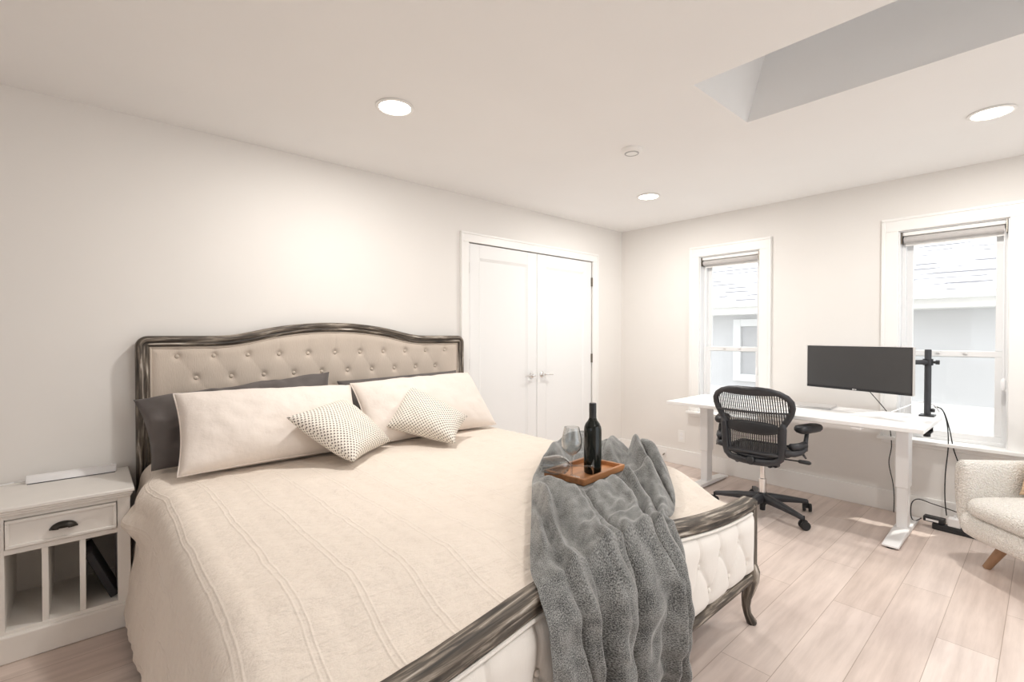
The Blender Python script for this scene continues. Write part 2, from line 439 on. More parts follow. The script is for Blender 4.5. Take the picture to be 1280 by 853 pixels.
def shingle_mat():
    m = mat('roof_shingles', (0.5, 0.5, 0.52), 0.9)
    t = m.node_tree; b = t.nodes['Principled BSDF']
    uv = t.nodes.new('ShaderNodeUVMap'); sp = t.nodes.new('ShaderNodeSeparateXYZ'); t.links.new(uv.outputs[0], sp.inputs[0])
    fr = math_node(t, 'FRACT', math_node(t, 'MULTIPLY', sp.outputs['Y'], vb=1 / 0.17))
    row = math_node(t, 'LESS_THAN', fr, vb=0.26)
    mp = t.nodes.new('ShaderNodeMapping'); mp.inputs['Scale'].default_value = (1.6, 5.9, 1)
    n = t.nodes.new('ShaderNodeTexNoise'); n.inputs['Scale'].default_value = 1.4; n.inputs['Detail'].default_value = 2
    t.links.new(uv.outputs[0], mp.inputs[0]); t.links.new(mp.outputs[0], n.inputs['Vector'])
    br = math_node(t, 'GREATER_THAN', n.outputs['Fac'], vb=0.50)
    d = math_node(t, 'MULTIPLY', row, br)
    r = t.nodes.new('ShaderNodeValToRGB'); e = r.color_ramp.elements
    e[0].color = (0.60, 0.60, 0.61, 1); e[1].color = (0.20, 0.20, 0.22, 1)
    t.links.new(d, r.inputs[0]); t.links.new(r.outputs[0], b.inputs['Base Color'])
    return m
M_NROOF = shingle_mat()

# ================================================================== SETTING
RX0, RY0, H = -6.6, -4.7, 2.44          # room runs x RX0..0, y RY0..0
def struct(name, mb, m, **k):
    o = mb.build(name, m, **k); o['kind'] = 'structure'; return o

struct('floor', MB().box(RX0, 0.0, RY0, 0.0, -0.12, 0.0), M_FLOOR, smooth=False)

# wall A (behind the bed) with the closet opening
DX0, DX1, DZ = -2.115, -0.515, 2.065
m = MB()
m.box(RX0 - .14, DX0, 0, .14, 0, H + .1); m.box(DX1, 0.14, 0, .14, 0, H + .1); m.box(DX0, DX1, 0, .14, DZ, H + .1)
m.box(DX0, DX1, 0.12, .14, 0, DZ)
struct('wall_back', m, M_WALL, smooth=False)

# wall B (windows)
WA = (-1.465, -0.902); WB = (-2.99, -2.42); WZ0, WZ1 = 0.555, 2.06
m = MB(); T = 0.15
ys = [RY0, WB[0], WB[1], WA[0], WA[1], 0.0]
m.box(0, T, RY0 - .14, WB[0], 0, H + .1); m.box(0, T, WB[1], WA[0], 0, H + .1); m.box(0, T, WA[1], 0.0, 0, H + .1)
for a, b in (WA, WB):
    m.box(0, T, a, b, 0, WZ0); m.box(0, T, a, b, WZ1, H + .1)
struct('wall_right', m, M_WALL, smooth=False)

# wall behind the camera and the left wall, both with openings added for daylight
GX0, GX1, GZ = -3.3, -0.35, 2.2
m = MB()
m.box(RX0 - .14, GX0, RY0 - .14, RY0, 0, H + .1); m.box(GX1, 0, RY0 - .14, RY0, 0, H + .1); m.box(GX0, GX1, RY0 - .14, RY0, GZ, H + .1)
struct('wall_front', m, M_WALL, smooth=False)
LY0, LY1, LZ0, LZ1 = -4.0, -2.2, 0.8, 2.1
m = MB()
m.box(RX0 - .14, RX0, RY0, LY0, 0, H + .1); m.box(RX0 - .14, RX0, LY1, 0, 0, H + .1); m.box(RX0 - .14, RX0, LY0, LY1, 0, LZ0); m.box(RX0 - .14, RX0, LY0, LY1, LZ1, H + .1)
struct('wall_left', m, M_WALL, smooth=False)

# ceiling with the skylight well
SX0, SX1, SY0, SY1 = -2.36, -1.78, -3.75, -2.075
SH = 3.80  # well made tall so its sides stop direct sun
e = 0.37
m = MB()
def q4(*p): m.add(p, [(0, 1, 2, 3)])
q4((RX0, RY0, H), (SX0, RY0, H), (SX0, 0, H), (RX0, 0, H)); q4((SX1, RY0, H), (0, RY0, H), (0, 0, H), (SX1, 0, H))
q4((SX0, SY1, H), (SX1, SY1, H), (SX1, 0, H), (SX0, 0, H)); q4((SX0, RY0, H), (SX1, RY0, H), (SX1, SY0, H), (SX0, SY0, H))
q4((SX1, SY0, H), (SX1, SY1, H), (SX1, SY1 - e, SH), (SX1, SY0, SH)); q4((SX0, SY1, H), (SX0, SY0, H), (SX0, SY0, SH), (SX0, SY1 - e, SH))
q4((SX1, SY1, H), (SX0, SY1, H), (SX0, SY1 - e, SH), (SX1, SY1 - e, SH)); q4((SX0, SY0, H), (SX1, SY0, H), (SX1, SY0, SH), (SX0, SY0, SH))
# roof slab above, clear of the ceiling skin
m.box(RX0 - .14, SX0 - .06, RY0 - .14, .14, H + .1, H + .16); m.box(SX1 + .06, .14, RY0 - .14, .14, H + .1, H + .16)
m.box(SX0 - .06, SX1 + .06, SY1 + .06, .14, H + .1, H + .16); m.box(SX0 - .06, SX1 + .06, RY0 - .14, SY0 - .06, H + .1, H + .16)
struct('ceiling', m, M_CEIL, smooth=False, recalc=False)
wr = struct_root('window_3', (SX0, SY0, SH))
fm = MB()
fm.box(SX0 - .05, SX0 + .03, SY0 - .05, SY1 - e + .05, SH, SH + .08); fm.box(SX1 - .03, SX1 + .05, SY0 - .05, SY1 - e + .05, SH, SH + .08)
fm.box(SX0, SX1, SY0 - .05, SY0 + .03, SH, SH + .08); fm.box(SX0, SX1, SY1 - e - .03, SY1 - e + .05, SH, SH + .08)
fm.build('skylight_frame', M_TRIM, wr, bevel=.004)
MB().box(SX0 + .02, SX1 - .02, SY0 + .02, SY1 - e - .02, SH + .03, SH + .036).build('glass_pane', M_SKYGLASS, wr, smooth=False)

# baseboards
def baseboard(name, pts):
    m = MB()
    for (x0, x1, y0, y1) in pts: m.box(x0, x1, y0, y1, 0, .15)
    struct(name, m, M_TRIM, bevel=.004)
baseboard('baseboard_right', [(-.016, 0, RY0, 0)])
baseboard('baseboard_back', [(RX0, DX0 - .075, -.016, 0), (DX1 + .075, -.016, -.016, 0)])

# closet doors ----------------------------------------------------
m = MB(); cw = .068
m.box(DX0 - cw, DX0 + .004, -.02, 0, 0, DZ - .004); m.box(DX1 - .004, DX1 + cw, -.02, 0, 0, DZ - .004); m.box(DX0 - cw, DX1 + cw, -.02, 0, DZ - .004, DZ + cw)
m.box(DX0 - cw - .008, DX0 - cw + .01, -.027, 0, 0, DZ + cw - .01); m.box(DX1 + cw - .01, DX1 + cw + .008, -.027, 0, 0, DZ + cw - .01); m.box(DX0 - cw - .008, DX1 + cw + .008, -.027, 0, DZ + cw - .01, DZ + cw + .008)
struct('trim_1', m, M_TRIM, bevel=.003)
def door_leaf(name, x0, x1, hinge_left):
    root = struct_root(name, (x0, 0.02, 0))
    y0, y1 = 0.004, 0.04
    z0, z1 = 0.008, DZ - .009
    st = .115; m = MB()
    m.box(x0, x0 + st, y0, y1, z0, z1); m.box(x1 - st, x1, y0, y1, z0, z1)
    m.box(x0 + st, x1 - st, y0, y1, z1 - st, z1); m.box(x0 + st, x1 - st, y0, y1, z0, z0 + .2)
    m.build('door_frame_boards', M_DOOR, root, bevel=.002)
    # recessed panel with sloped edge
    a, b, c, d = x0 + st, x1 - st, z0 + .2, z1 - st
    s = .022; yp = y0 + .011
    m = MB()
    m.add([(a, y0 + .001, c), (b, y0 + .001, c), (b, y0 + .001, d), (a, y0 + .001, d), (a + s, yp, c + s), (b - s, yp, c + s), (b - s, yp, d - s), (a + s, yp, d - s)],
          [(4, 5, 6, 7), (0, 1, 5, 4), (1, 2, 6, 5), (2, 3, 7, 6), (3, 0, 4, 7)])
    m.build('door_panel', M_DOOR, root, smooth=False, recalc=False)
    hx = x0 - .004 if hinge_left else x1 + .004
    for hz in (1.85, 1.06, .27):
        m = MB(); m.tube([(hx, -.006, hz - .045), (hx, -.006, hz + .045)], .0075, 8)
        m.box(hx - .012, hx + .012, -.001, .006, hz - .045, hz + .045)
        m.build('hinge', M_HINGE, root)
    # lever
    lx = x1 - .062 if hinge_left else x0 + .062
    sgn = -1 if hinge_left else 1
    m = MB(); m.lathe([(0, 0), (.027, 0), (.027, .004), (.022, .009), (.011, .011), (.010, .045), (0, .045)], 20, Matrix.Translation((lx, y0, .93)) @ Matrix.Rotation(PI / 2, 4, 'X'))
    m.tube([(lx, y0 - .04, .93), (lx + sgn * .03, y0 - .044, .931), (lx + sgn * .075, y0 - .043, .929), (lx + sgn * .115, y0 - .037, .926)], [.010, .009, .007, .005], 10)
    m.build('lever_handle', M_CHROME, root)
    return root
xm = (DX0 + DX1) / 2
door_leaf('door_1', DX0 + .009, xm - .0025, True)
door_leaf('door_2', xm + .0025, DX1 - .009, False)

# windows -----------------------------------------------------------
def window(name, y0, y1, n):
    root = struct_root(name, (0, (y0 + y1) / 2, WZ0))
    cw = .085
    m = MB()
    m.box(-.018, 0, y0 - cw, y0 + .004, WZ0, WZ1 - .004); m.box(-.018, 0, y1 - .004, y1 + cw, WZ0, WZ1 - .004)
    m.box(-.018, 0, y0 - cw, y1 + cw, WZ1 - .004, WZ1 + cw)
    m.box(-.025, 0, y0 - cw - .008, y0 - cw + .012, WZ0, WZ1 + cw - .012); m.box(-.025, 0, y1 + cw - .012, y1 + cw + .008, WZ0, WZ1 + cw - .012)
    m.box(-.025, 0, y0 - cw - .008, y1 + cw + .008, WZ1 + cw - .012, WZ1 + cw + .008)
    m.build('casing', M_TRIM, root, bevel=.003)
    m = MB(); m.box(-.066, .10, y0 - cw - .02, y1 + cw + .02, WZ0 - .022, WZ0 + .002); m.box(-.016, 0, y0 - cw, y1 + cw, WZ0 - .055, WZ0 - .022)
    m.build('sill', M_TRIM, root, bevel=.004)
    m = MB()   # jamb liner
    m.box(.001, T, y0, y0 + .012, WZ0, WZ1); m.box(.001, T, y1 - .012, y1, WZ0, WZ1); m.box(.001, T, y0 + .012, y1 - .012, WZ1 - .012, WZ1)
    m.box(.075, T, y0 + .012, y0 + .035, WZ0 + .025, WZ1 - .04); m.box(.075, T, y1 - .035, y1 - .012, WZ0 + .025, WZ1 - .04)
    m.box(.075, T, y0 + .012, y1 - .012, WZ0 + .002, WZ0 + .025); m.box(.075, T, y0 + .012, y1 - .012, WZ1 - .04, WZ1 - .012)
    m.build('window_frame', M_VINYL, root, bevel=.002)
    zm = 1.165
    def sash(nm, xa, xb, z0, z1, lock):
        a, b, s = y0 + .033, y1 - .033, .038
        m = MB(); m.box(xa, xb, a, a + s, z0 + .045, z1 - .04); m.box(xa, xb, b - s, b, z0 + .045, z1 - .04); m.box(xa, xb, a, b, z0, z0 + .045); m.box(xa, xb, a, b, z1 - .04, z1)
        o = m.build(nm, M_VINYL, root, bevel=.003)
        MB().box((xa + xb) / 2 - .002, (xa + xb) / 2 + .002, a + s - .004, b - s + .004, z0 + .04, z1 - .035).build('glass_pane', M_GLASS, o, smooth=False)
        if lock:
            for yy in (a + (b - a) * .36, a + (b - a) * .64):
                q = MB(); q.boxc((xa - .004, yy, z1 - .018), (.01, .022, .012)); q.build('sash_lock', M_ALU, o, bevel=.002)
    sash('upper_sash', .115, .14, zm - .02, WZ1 - .035, False)
    sash('lower_sash', .085, .11, WZ0 + .02, zm + .025, True)
    return root
window('window_1', WA[0], WA[1], 1)
window('window_2', WB[0], WB[1], 2)

# glazed doors behind the camera (unseen, added to supply the room's main daylight)
def glazed(name, axis, a0, a1, z0, z1, pos, nl):
    root = struct_root(name, (0, 0, 0))
    m = MB(); s = .06; wdt = (a1 - a0) / nl
    def bx(p, q, za, zb, d0=-.09, d1=-.03):
        if axis == 'x': m.box(p, q, pos + d0, pos + d1, za, zb)
        else: m.box(pos + d0, pos + d1, p, q, za, zb)
    for i in range(nl):
        p, q = a0 + i * wdt, a0 + (i + 1) * wdt
        bx(p, p + s, z0, z1); bx(q - s, q, z0, z1); bx(p, q, z1 - s, z1); bx(p, q, z0, z0 + s)
    m.build('frame', M_VINYL, root, bevel=.003)
    m = MB(); bx(a0 + .03, a1 - .03, z0 + .03, z1 - .03, -.062, -.058)
    m.build('glass_pane', M_GLASS, root, smooth=False)
glazed('added_door', 'x', GX0, GX1, 0, GZ, RY0, 3)
glazed('added_window', 'y', LY0, LY1, LZ0, LZ1, RX0, 2)  # unseen left window, added to let in more daylight
portal(((GX0 + GX1) / 2, RY0 - .16, GZ / 2), (GX1 - GX0, GZ), (0, 1, 0))
portal((RX0 - .16, (LY0 + LY1) / 2, (LZ0 + LZ1) / 2), (LY1 - LY0, LZ1 - LZ0), (1, 0, 0))
for a, b in (WA, WB): portal((T + .02, (a + b) / 2, (WZ0 + WZ1) / 2), (b - a, WZ1 - WZ0), (-1, 0, 0))
portal(((SX0 + SX1) / 2, (SY0 + SY1 - e) / 2, SH + .1), (SX1 - SX0, SY1 - e - SY0), (0, 0, -1))

# outside: ground, neighbouring house
struct('ground', MB().box(-14, 16, -16, 14, -3.3, -3.2), mat('ground_gravel', (0.5, 0.5, 0.48), 0.95, var=0.2, vscale=3), smooth=False)
nh = thing('neighbouring_house', 'pale grey neighbouring house with shingled roof outside the two windows', 'house', (3.2, -1, -3.2))
NX = 3.0
m = MB(); m.box(NX, NX + 7, -11, 8, -3.2, 1.72); m.build('wall', M_BRICKW, nh, smooth=False)
m = MB()
ex, ez = NX - .35, 1.80; rx, rz = NX + 4.2, 1.80 + 4.55 * .5
P = [(ex, -11.4, ez), (ex, 8.4, ez), (rx, 8.4, rz), (rx, -11.4, rz)]
L = math.hypot(rx - ex, rz - ez)
m.add(P + [(p[0], p[1], p[2] - .06) for p in P], [(0, 1, 2, 3), (7, 6, 5, 4), (0, 4, 5, 1), (1, 5, 6, 2), (2, 6, 7, 3), (3, 7, 4, 0)],
      [[(0, 0), (19.8, 0), (19.8, L), (0, L)]] + [[(0, 0)] * 4] * 5)
m.build('roof', M_NROOF, nh, smooth=False)
m = MB(); m.box(ex - .02, ex + .02, -11.4, 8.4, 1.60, 1.77); m.box(ex - .12, ex - .02, -11.4, 8.4, 1.70, 1.79); m.box(ex, NX, -11.4, 8.4, 1.60, 1.63)
m.build('gutter', M_TRIM, nh, bevel=.01)
m = MB(); m.box(NX - .03, NX, -11, 8, -3.2, .50); m.build('lower_wall_band', M_TRIM, nh, smooth=False)
ny0, ny1, nz0, nz1 = -.80, .06, .60, 1.54
m = MB(); tk = .11
m.box(NX - .05, NX, ny0, ny0 + tk, nz0, nz1); m.box(NX - .05, NX, ny1 - tk, ny1, nz0, nz1); m.box(NX - .05, NX, ny0 + tk, ny1 - tk, nz1 - tk, nz1); m.box(NX - .05, NX, ny0 + tk, ny1 - tk, nz0, nz0 + tk)
m.box(NX - .04, NX, ny0 + tk, ny1 - tk, (nz0 + nz1) / 2 - .02, (nz0 + nz1) / 2 + .02)
wf = m.build('window', M_VINYL, nh, bevel=.006)
MB().box(NX - .012, NX - .004, ny0 + tk, ny1 - tk, nz0 + tk, nz1 - tk).build('pane', mat('neighbour_pane', (0.50, 0.50, 0.51), 0.35, var=0.05, spec=0.2), wf, smooth=False)

# ================================================================== CEILING FITTINGS
M_LENS = emission('downlight_lens', (1.0, 0.93, 0.82), 9.0)
def downlight(x, y, label):
    t = thing('recessed_downlight', label, 'ceiling light', (x, y, H), 0, 'recessed downlights in the ceiling')
    m = MB(); m.lathe([(.074, 0.0), (.092, -.002), (.094, -.005), (.090, -.008), (.079, -.009), (.074, -.004), (.074, 0)], 36)
    m.build('trim_ring', M_TRIM, t, local=True)
    m = MB(); m.lathe([(0, -.003), (.074, -.003), (.076, -.006), (0, -.0065)], 36); m.build('lens', M_LENS, t, local=True)
    d = bpy.data.lights.new('downlight_lamp', 'AREA'); d.shape = 'DISK'; d.size = .13; d.energy = LAMP_WATTS; d.color = (1.0, 0.965, 0.915)
    o = bpy.data.objects.new('downlight_lamp', d); C.objects.link(o); o.parent = t; o.location = (0, 0, -.012)
    return t
downlight(-3.28, -.985, 'round lit downlight in the ceiling above the bed, left of the others')
downlight(-.99, -.968, 'small round lit downlight above the far corner, beyond the smoke detector')
downlight(-.966, -2.953, 'round lit downlight at the right, between skylight well and large window')
for x, y in ((-3.28, -3.6),):
    downlight(x, y, 'round lit downlight in the ceiling behind the viewer')
t = thing('smoke_detector', 'small round white smoke detector on the ceiling beside the skylight well', 'smoke detector', (-1.93, -1.45, H))
m = MB(); m.lathe([(0, 0), (.064, 0), (.064, -.012), (.056, -.022), (.03, -.028), (0, -.029)], 32); m.build('housing', M_TRIM, t, local=True)
m = MB(); m.lathe([(.036, -.0262), (.044, -.0245), (.042, -.0285), (.036, -.0295), (.036, -.0262)], 32); m.build('vent_ring', mat('grey_plastic', (.45, .45, .45), .5), t, local=True)

# ================================================================== BED
BX = -3.235
def rise_tab(r):
    xs = [0, .10, .18, .26, .36, .435, .515, .60, .66, 3]; ys = [.085, .083, .077, .068, .053, .036, .017, .003, 0, 0]
    return np.interp(r, xs, ys)
def hb_top(x):
    x = np.asarray(x, float); acc = 0
    for k in np.linspace(-.05, .05, 9): acc = acc + rise_tab(np.abs(x - BX + k))
    return 1.295 + acc / 9
def fb_top(x):
    r = np.abs(np.asarray(x, float) - BX)
    xs = [0, .15, .35, .45, .55, .67, .80, .9, 3]; ys = [.652, .648, .626, .610, .595, .580, .570, .566, .565]
    acc = 0
    for k in np.linspace(-.06, .06, 9): acc = acc + np.interp(np.abs(np.asarray(x, float) - BX + k), xs, ys)
    return acc / 9

bed = thing('bed', 'king bed with weathered grey wood frame and button tufted linen headboard', 'bed', (BX, -1.2, 0))
HW = 1.022
def arch_path(top, hw, z0, rc, inset=0.0, nz=14):
    p = []
    a, b = BX - hw, BX + hw
    zt = float(top(a + rc))
    for z in np.linspace(z0, zt - rc, nz): p.append((a, float(z)))
    for k in range(1, 8):
        an = PI - k * (PI / 2) / 8; p.append((a + rc + rc * math.cos(an), zt - rc + rc * math.sin(an)))
    for x in np.linspace(a + rc, b - rc, 80): p.append((float(x), float(top(x))))
    for k in range(1, 8):
        an = PI / 2 - k * (PI / 2) / 8; p.append((b - rc + rc * math.cos(an), zt - rc + rc * math.sin(an)))
    for z in np.linspace(zt - rc, z0, nz): p.append((b, float(z)))
    return p
path = arch_path(hb_top, HW, 0.0, .055)
prof = [(0, 0), (0, .05), (-.006, .062), (-.016, .069), (-.027, .066), (-.033, .058), (-.038, .058), (-.044, .063), (-.051, .060), (-.056, .050), (-.056, 0)]
m = MB(); m.sweep_xz(path, prof, -.03)
hb = m.build('headboard', M_WOOD, bed, angle=60)
# piping
ppath = arch_path(hb_top, HW, .40, .055)
m = MB(); R = []
m.sweep_xz(ppath, [(-.056 - .006 + .006 * math.cos(a), .046 + .006 * math.sin(a)) for a in [2 * PI * k / 8 for k in range(8)]], -.03)
m.build('piping', M_LINEN, hb)

def tufted(x0, x1, z0f, topf, yfront, buttons, nx, nz, bulge, edge, crease, segs, uvs=1.0):
    """front-facing (-y) upholstered panel."""
    X = np.linspace(x0, x1, nx); P = np.zeros((nx, nz, 3)); UV = np.zeros((nx, nz, 2))
    S = np.linspace(0, 1, nz)
    zt = topf(X); zb = np.full(nx, z0f) if np.isscalar(z0f) else z0f(X)
    XX = np.repeat(X[:, None], nz, 1); ZZ = zb[:, None] + (zt - zb)[:, None] * S[None, :]
    d = np.minimum(np.minimum(XX - x0, x1 - XX), np.minimum(zt[:, None] - ZZ, ZZ - zb[:, None]))
    h = bulge * np.sqrt(np.clip(1 - (1 - np.clip(d / edge, 0, 1)) ** 2, 0, 1))
    for (bx, bz) in buttons:
        r = np.hypot(XX - bx, ZZ - bz)
        h -= .014 * np.exp(-(r / .018) ** 2) + .006 * np.exp(-(r / .05) ** 2)
    cr = np.zeros_like(h)
    for (a, b) in segs:
        ax, az = a; bx, bz = b; L2 = (bx - ax) ** 2 + (bz - az) ** 2
        tt = np.clip(((XX - ax) * (bx - ax) + (ZZ - az) * (bz - az)) / L2, 0, 1)
        dd = np.hypot(XX - ax - tt * (bx - ax), ZZ - az - tt * (bz - az))
        cr = np.maximum(cr, crease * np.exp(-(dd / .006) ** 2) + crease * .8 * np.exp(-(dd / .022) ** 2))
    h -= cr
    P[..., 0] = XX; P[..., 1] = yfront - h; P[..., 2] = ZZ
    UV[..., 0] = XX; UV[..., 1] = ZZ
    m = MB(); m.grid(P, UV)
    return m, h
sp = .1695
row1 = [(BX + k * sp, 1.185) for k in range(-5, 6)]
row2 = [(BX + (k + .5) * sp, 1.066) for k in range(-5, 5)]
row3 = [(BX + k * sp, .947) for k in range(-5, 6)]
segs = []
for a in row1:
    segs.append((a, (a[0], a[1] + .3)))
    segs += [(a, b) for b in row2 if abs(a[0] - b[0]) < sp * .6]
for a in row2: segs += [(a, b) for b in row3 if abs(a[0] - b[0]) < sp * .6]
m, _ = tufted(BX - HW + .056, BX + HW - .056, .42, lambda x: hb_top(x) - .056, -.062, row1 + row2 + row3, 330, 120, .024, .05, .0009, segs)
m.build('upholstered_panel', M_LINEN, hb, angle=180, recalc=False)
def button(parent, x, y, z, r, m_):
    m = MB(); m.lathe([(r * .9, 0), (r, .002), (r * .85, .006), (r * .45, .009), (0, .0098)], 14, Matrix.Translation((x, y, z)) @ Matrix.Rotation(PI / 2, 4, 'X'))
    return m.build('button', m_, parent, angle=180)
for (x, z) in row1 + row2: button(hb, x, -.067, z, .0115, M_BTN)

# footboard
FY = -2.30
fpath = [(float(x), float(fb_top(x))) for x in np.linspace(BX + 1.035, BX - 1.035, 90)]
fpath = fpath[::-1]
# rail: cap with moulded front; profile (n up, b towards -y) relative to plane y = -2.235
fprof = [(-.012, 0), (-.004, 0), (0, .006), (0, .052), (-.003, .060), (-.010, .066), (-.018, .066), (-.021, .060), (-.027, .061), (-.034, .066), (-.043, .064), (-.049, .056), (-.049, .02), (-.012, .012)]
m = MB(); m.sweep_xz(fpath, fprof, -2.235)
for sx_ in (-1, 1):   # upright posts at both ends
    xa = BX + sx_ * 1.03
    m.rings([[Vector((xa + sx_ * .004 - .024, -2.298, z)), Vector((xa + sx_ * .004 + .012, -2.298, z)), Vector((xa + sx_ * .004 + .012, -2.236, z)), Vector((xa + sx_ * .004 - .024, -2.236, z))] for z in np.linspace(.21, .555, 6)])
# bottom rail
m.sweep_xz([(float(x), .238) for x in np.linspace(BX - 1.02, BX + 1.02, 20)], [(0, .0), (0, .058), (-.006, .066), (-.016, .068), (-.022, .062), (-.030, .064), (-.040, .060), (-.040, 0)], -2.236)
fb = m.build('footboard', M_WOOD, bed, angle=50)
m = MB(); m.sweep_xz([(p[0], p[1] - .054) for p in fpath[2:-2]], [(.006 * math.cos(a), .062 + .006 * math.sin(a)) for a in [2 * PI * k / 8 for k in range(8)]], -2.235)
m.build('piping', M_LINENF, fb)
fr1 = [(BX + k * sp, .43) for k in range(-5, 6)]
fr2 = [(BX + (k + .5) * sp, .31) for k in range(-6, 6)]
segs = []
for a in fr1:
    segs.append((a, (a[0], a[1] + .25)))
    segs += [(a, b) for b in fr2 if abs(a[0] - b[0]) < sp * .6]
for b in fr2: segs.append((b, (b[0], .2)))
m, _ = tufted(BX - 1.022, BX + 1.022, .236, lambda x: fb_top(x) - .055, -2.268, fr1 + fr2, 330, 70, .046, .07, .007, segs)
m.build('upholstered_panel', M_LINENF, fb, angle=180, recalc=False)
for (x, z) in fr1 + fr2: button(fb, x, -2.292, z, .010, M_BTNF)
# back of footboard
MB().box(BX - 1.02, BX + 1.02, -2.262, -2.238, .22, .53).build('back_board', M_LINENF, fb, bevel=.003)
# cabriole legs
for sx_ in (-1, 1):
    xa = BX + sx_ * 1.015
    pts = []; rr = []
    for z, o, r in [(.285, .006, .018), (.265, .012, .030), (.235, .017, .036), (.20, .016, .034), (.16, .008, .028), (.12, -.002, .022), (.08, -.004, .018), (.045, .002, .0165), (.022, .012, .019), (.006, .020, .022), (0, .022, .020)]:
        pts.append((xa + sx_ * o * .75, -2.268 - o * .75, z)); rr.append(r)
    m = MB(); m.tube(pts, rr, 12); m.build('leg', M_WOOD, bed, angle=80)
for sx_ in (-1, 1):
    xa = BX + sx_ * .965
    m = MB(); m.box(xa - .02, xa + .02, -2.24, -.06, .21, .40); m.build('side_rail', M_WOOD, bed, bevel=.006)
MB().box(BX - .94, BX + .94, -2.22, -.07, .26, .30).build('slat_base', M_OAKLEG, bed, bevel=.004)

# ------------------------------------------------------------------ quilt
QHW = 1.0; QR = .10; QX = -3.248
def quilt_top(x, y):
    """height of bed surface over the flat part."""
    z = .662 + 0 * x
    foot = sstep(-1.93, -2.225, y) if False else 1 - sstep(-2.225, -1.93, y)
    target = fb_top(x) - .014
    z = z * (1 - foot) + target * foot
    z = z + .012 * (1 - sstep(-.35, -.15, y)) * 0 + .008 * np.sin(3.1 * x + 1.3) * np.sin(2.3 * y)
    return z
def quilt_xz(s, y, left_len, right_len):
    """cross-section at arclength s (0 at centre): returns x, z."""
    flat = QHW - QR
    a = np.abs(s); sg = np.sign(s)
    arc = QR * PI / 2
    th = np.clip((a - flat) / QR, 0, PI / 2)
    xo = np.where(a < flat, a, flat + QR * np.sin(th))
    zo = np.where(a < flat, 0, -QR * (1 - np.cos(th)))
    down = np.clip(a - flat - arc, 0, None)
    return sg, xo, zo, down
ns, nv = 330, 300
SL, SR = -(QHW - QR + QR * PI / 2 + .50), (QHW - QR + QR * PI / 2 + .30)
S = np.linspace(SL, SR, ns); Yv = np.linspace(-.125, -2.228, nv)
SS, YY = np.meshgrid(S, Yv, indexing='ij')
sg, xo, zo, down = quilt_xz(SS, YY, 0, 0)
Xq = QX + sg * xo
zt = quilt_top(np.clip(Xq, QX - .95, QX + .95), YY)
Zq = zt + zo - down
dd = np.clip(down / .5, 0, 1)
wave = np.sin(YY * 9.0 + .6) * .5 + np.sin(YY * 15.3 + 2.1) * .3 + np.sin(YY * 27 + .4) * .15
left = (sg < 0)
flare = np.where(left, 0.066 * dd ** .9 + .020 * dd * wave, .02 * dd * wave)
bumpn = np.where(left, .075 * np.exp(-((YY + .57) / .15) ** 2) * np.exp(-((down - .05) / .07) ** 2), 0)
Xq = Xq + sg * (flare + bumpn)
# soft crumples on top
def fbm(x, y, sc, sd):
    out = np.zeros(x.shape)
    it = np.nditer([x, y], flags=['multi_index'])
    for a, b in it:
        out[it.multi_index] = noise.noise(Vector((float(a) * sc, float(b) * sc, sd)))
    return out
cr = fbm(SS * .8, YY, 6.0, 3.3) * .005 + fbm(SS, YY * 2.2, 11.0, 9.1) * .0035
puck = .003 * np.abs(np.sin(SS * PI / .145 + .35)) ** .7
topm = 1 - np.clip(down / .05, 0, 1)
Zq = Zq + (cr + puck - .003) * (0.3 + .7 * topm)
Xq = Xq + sg * (1 - topm) * (cr * 1.4 + puck * .6)
Xq = np.where(left, Xq, Xq)
P = np.stack([Xq, YY, Zq], -1); UV = np.stack([SS, YY], -1)
m = MB(); m.grid(P, UV)
qo = m.build('quilt', M_QUILT, None, angle=180, recalc=False, solid=0.0)
qo.data.flip_normals() if False else None
tag(qo, 'cream stitched quilt spread over the whole bed, hanging down its left side', 'quilt')

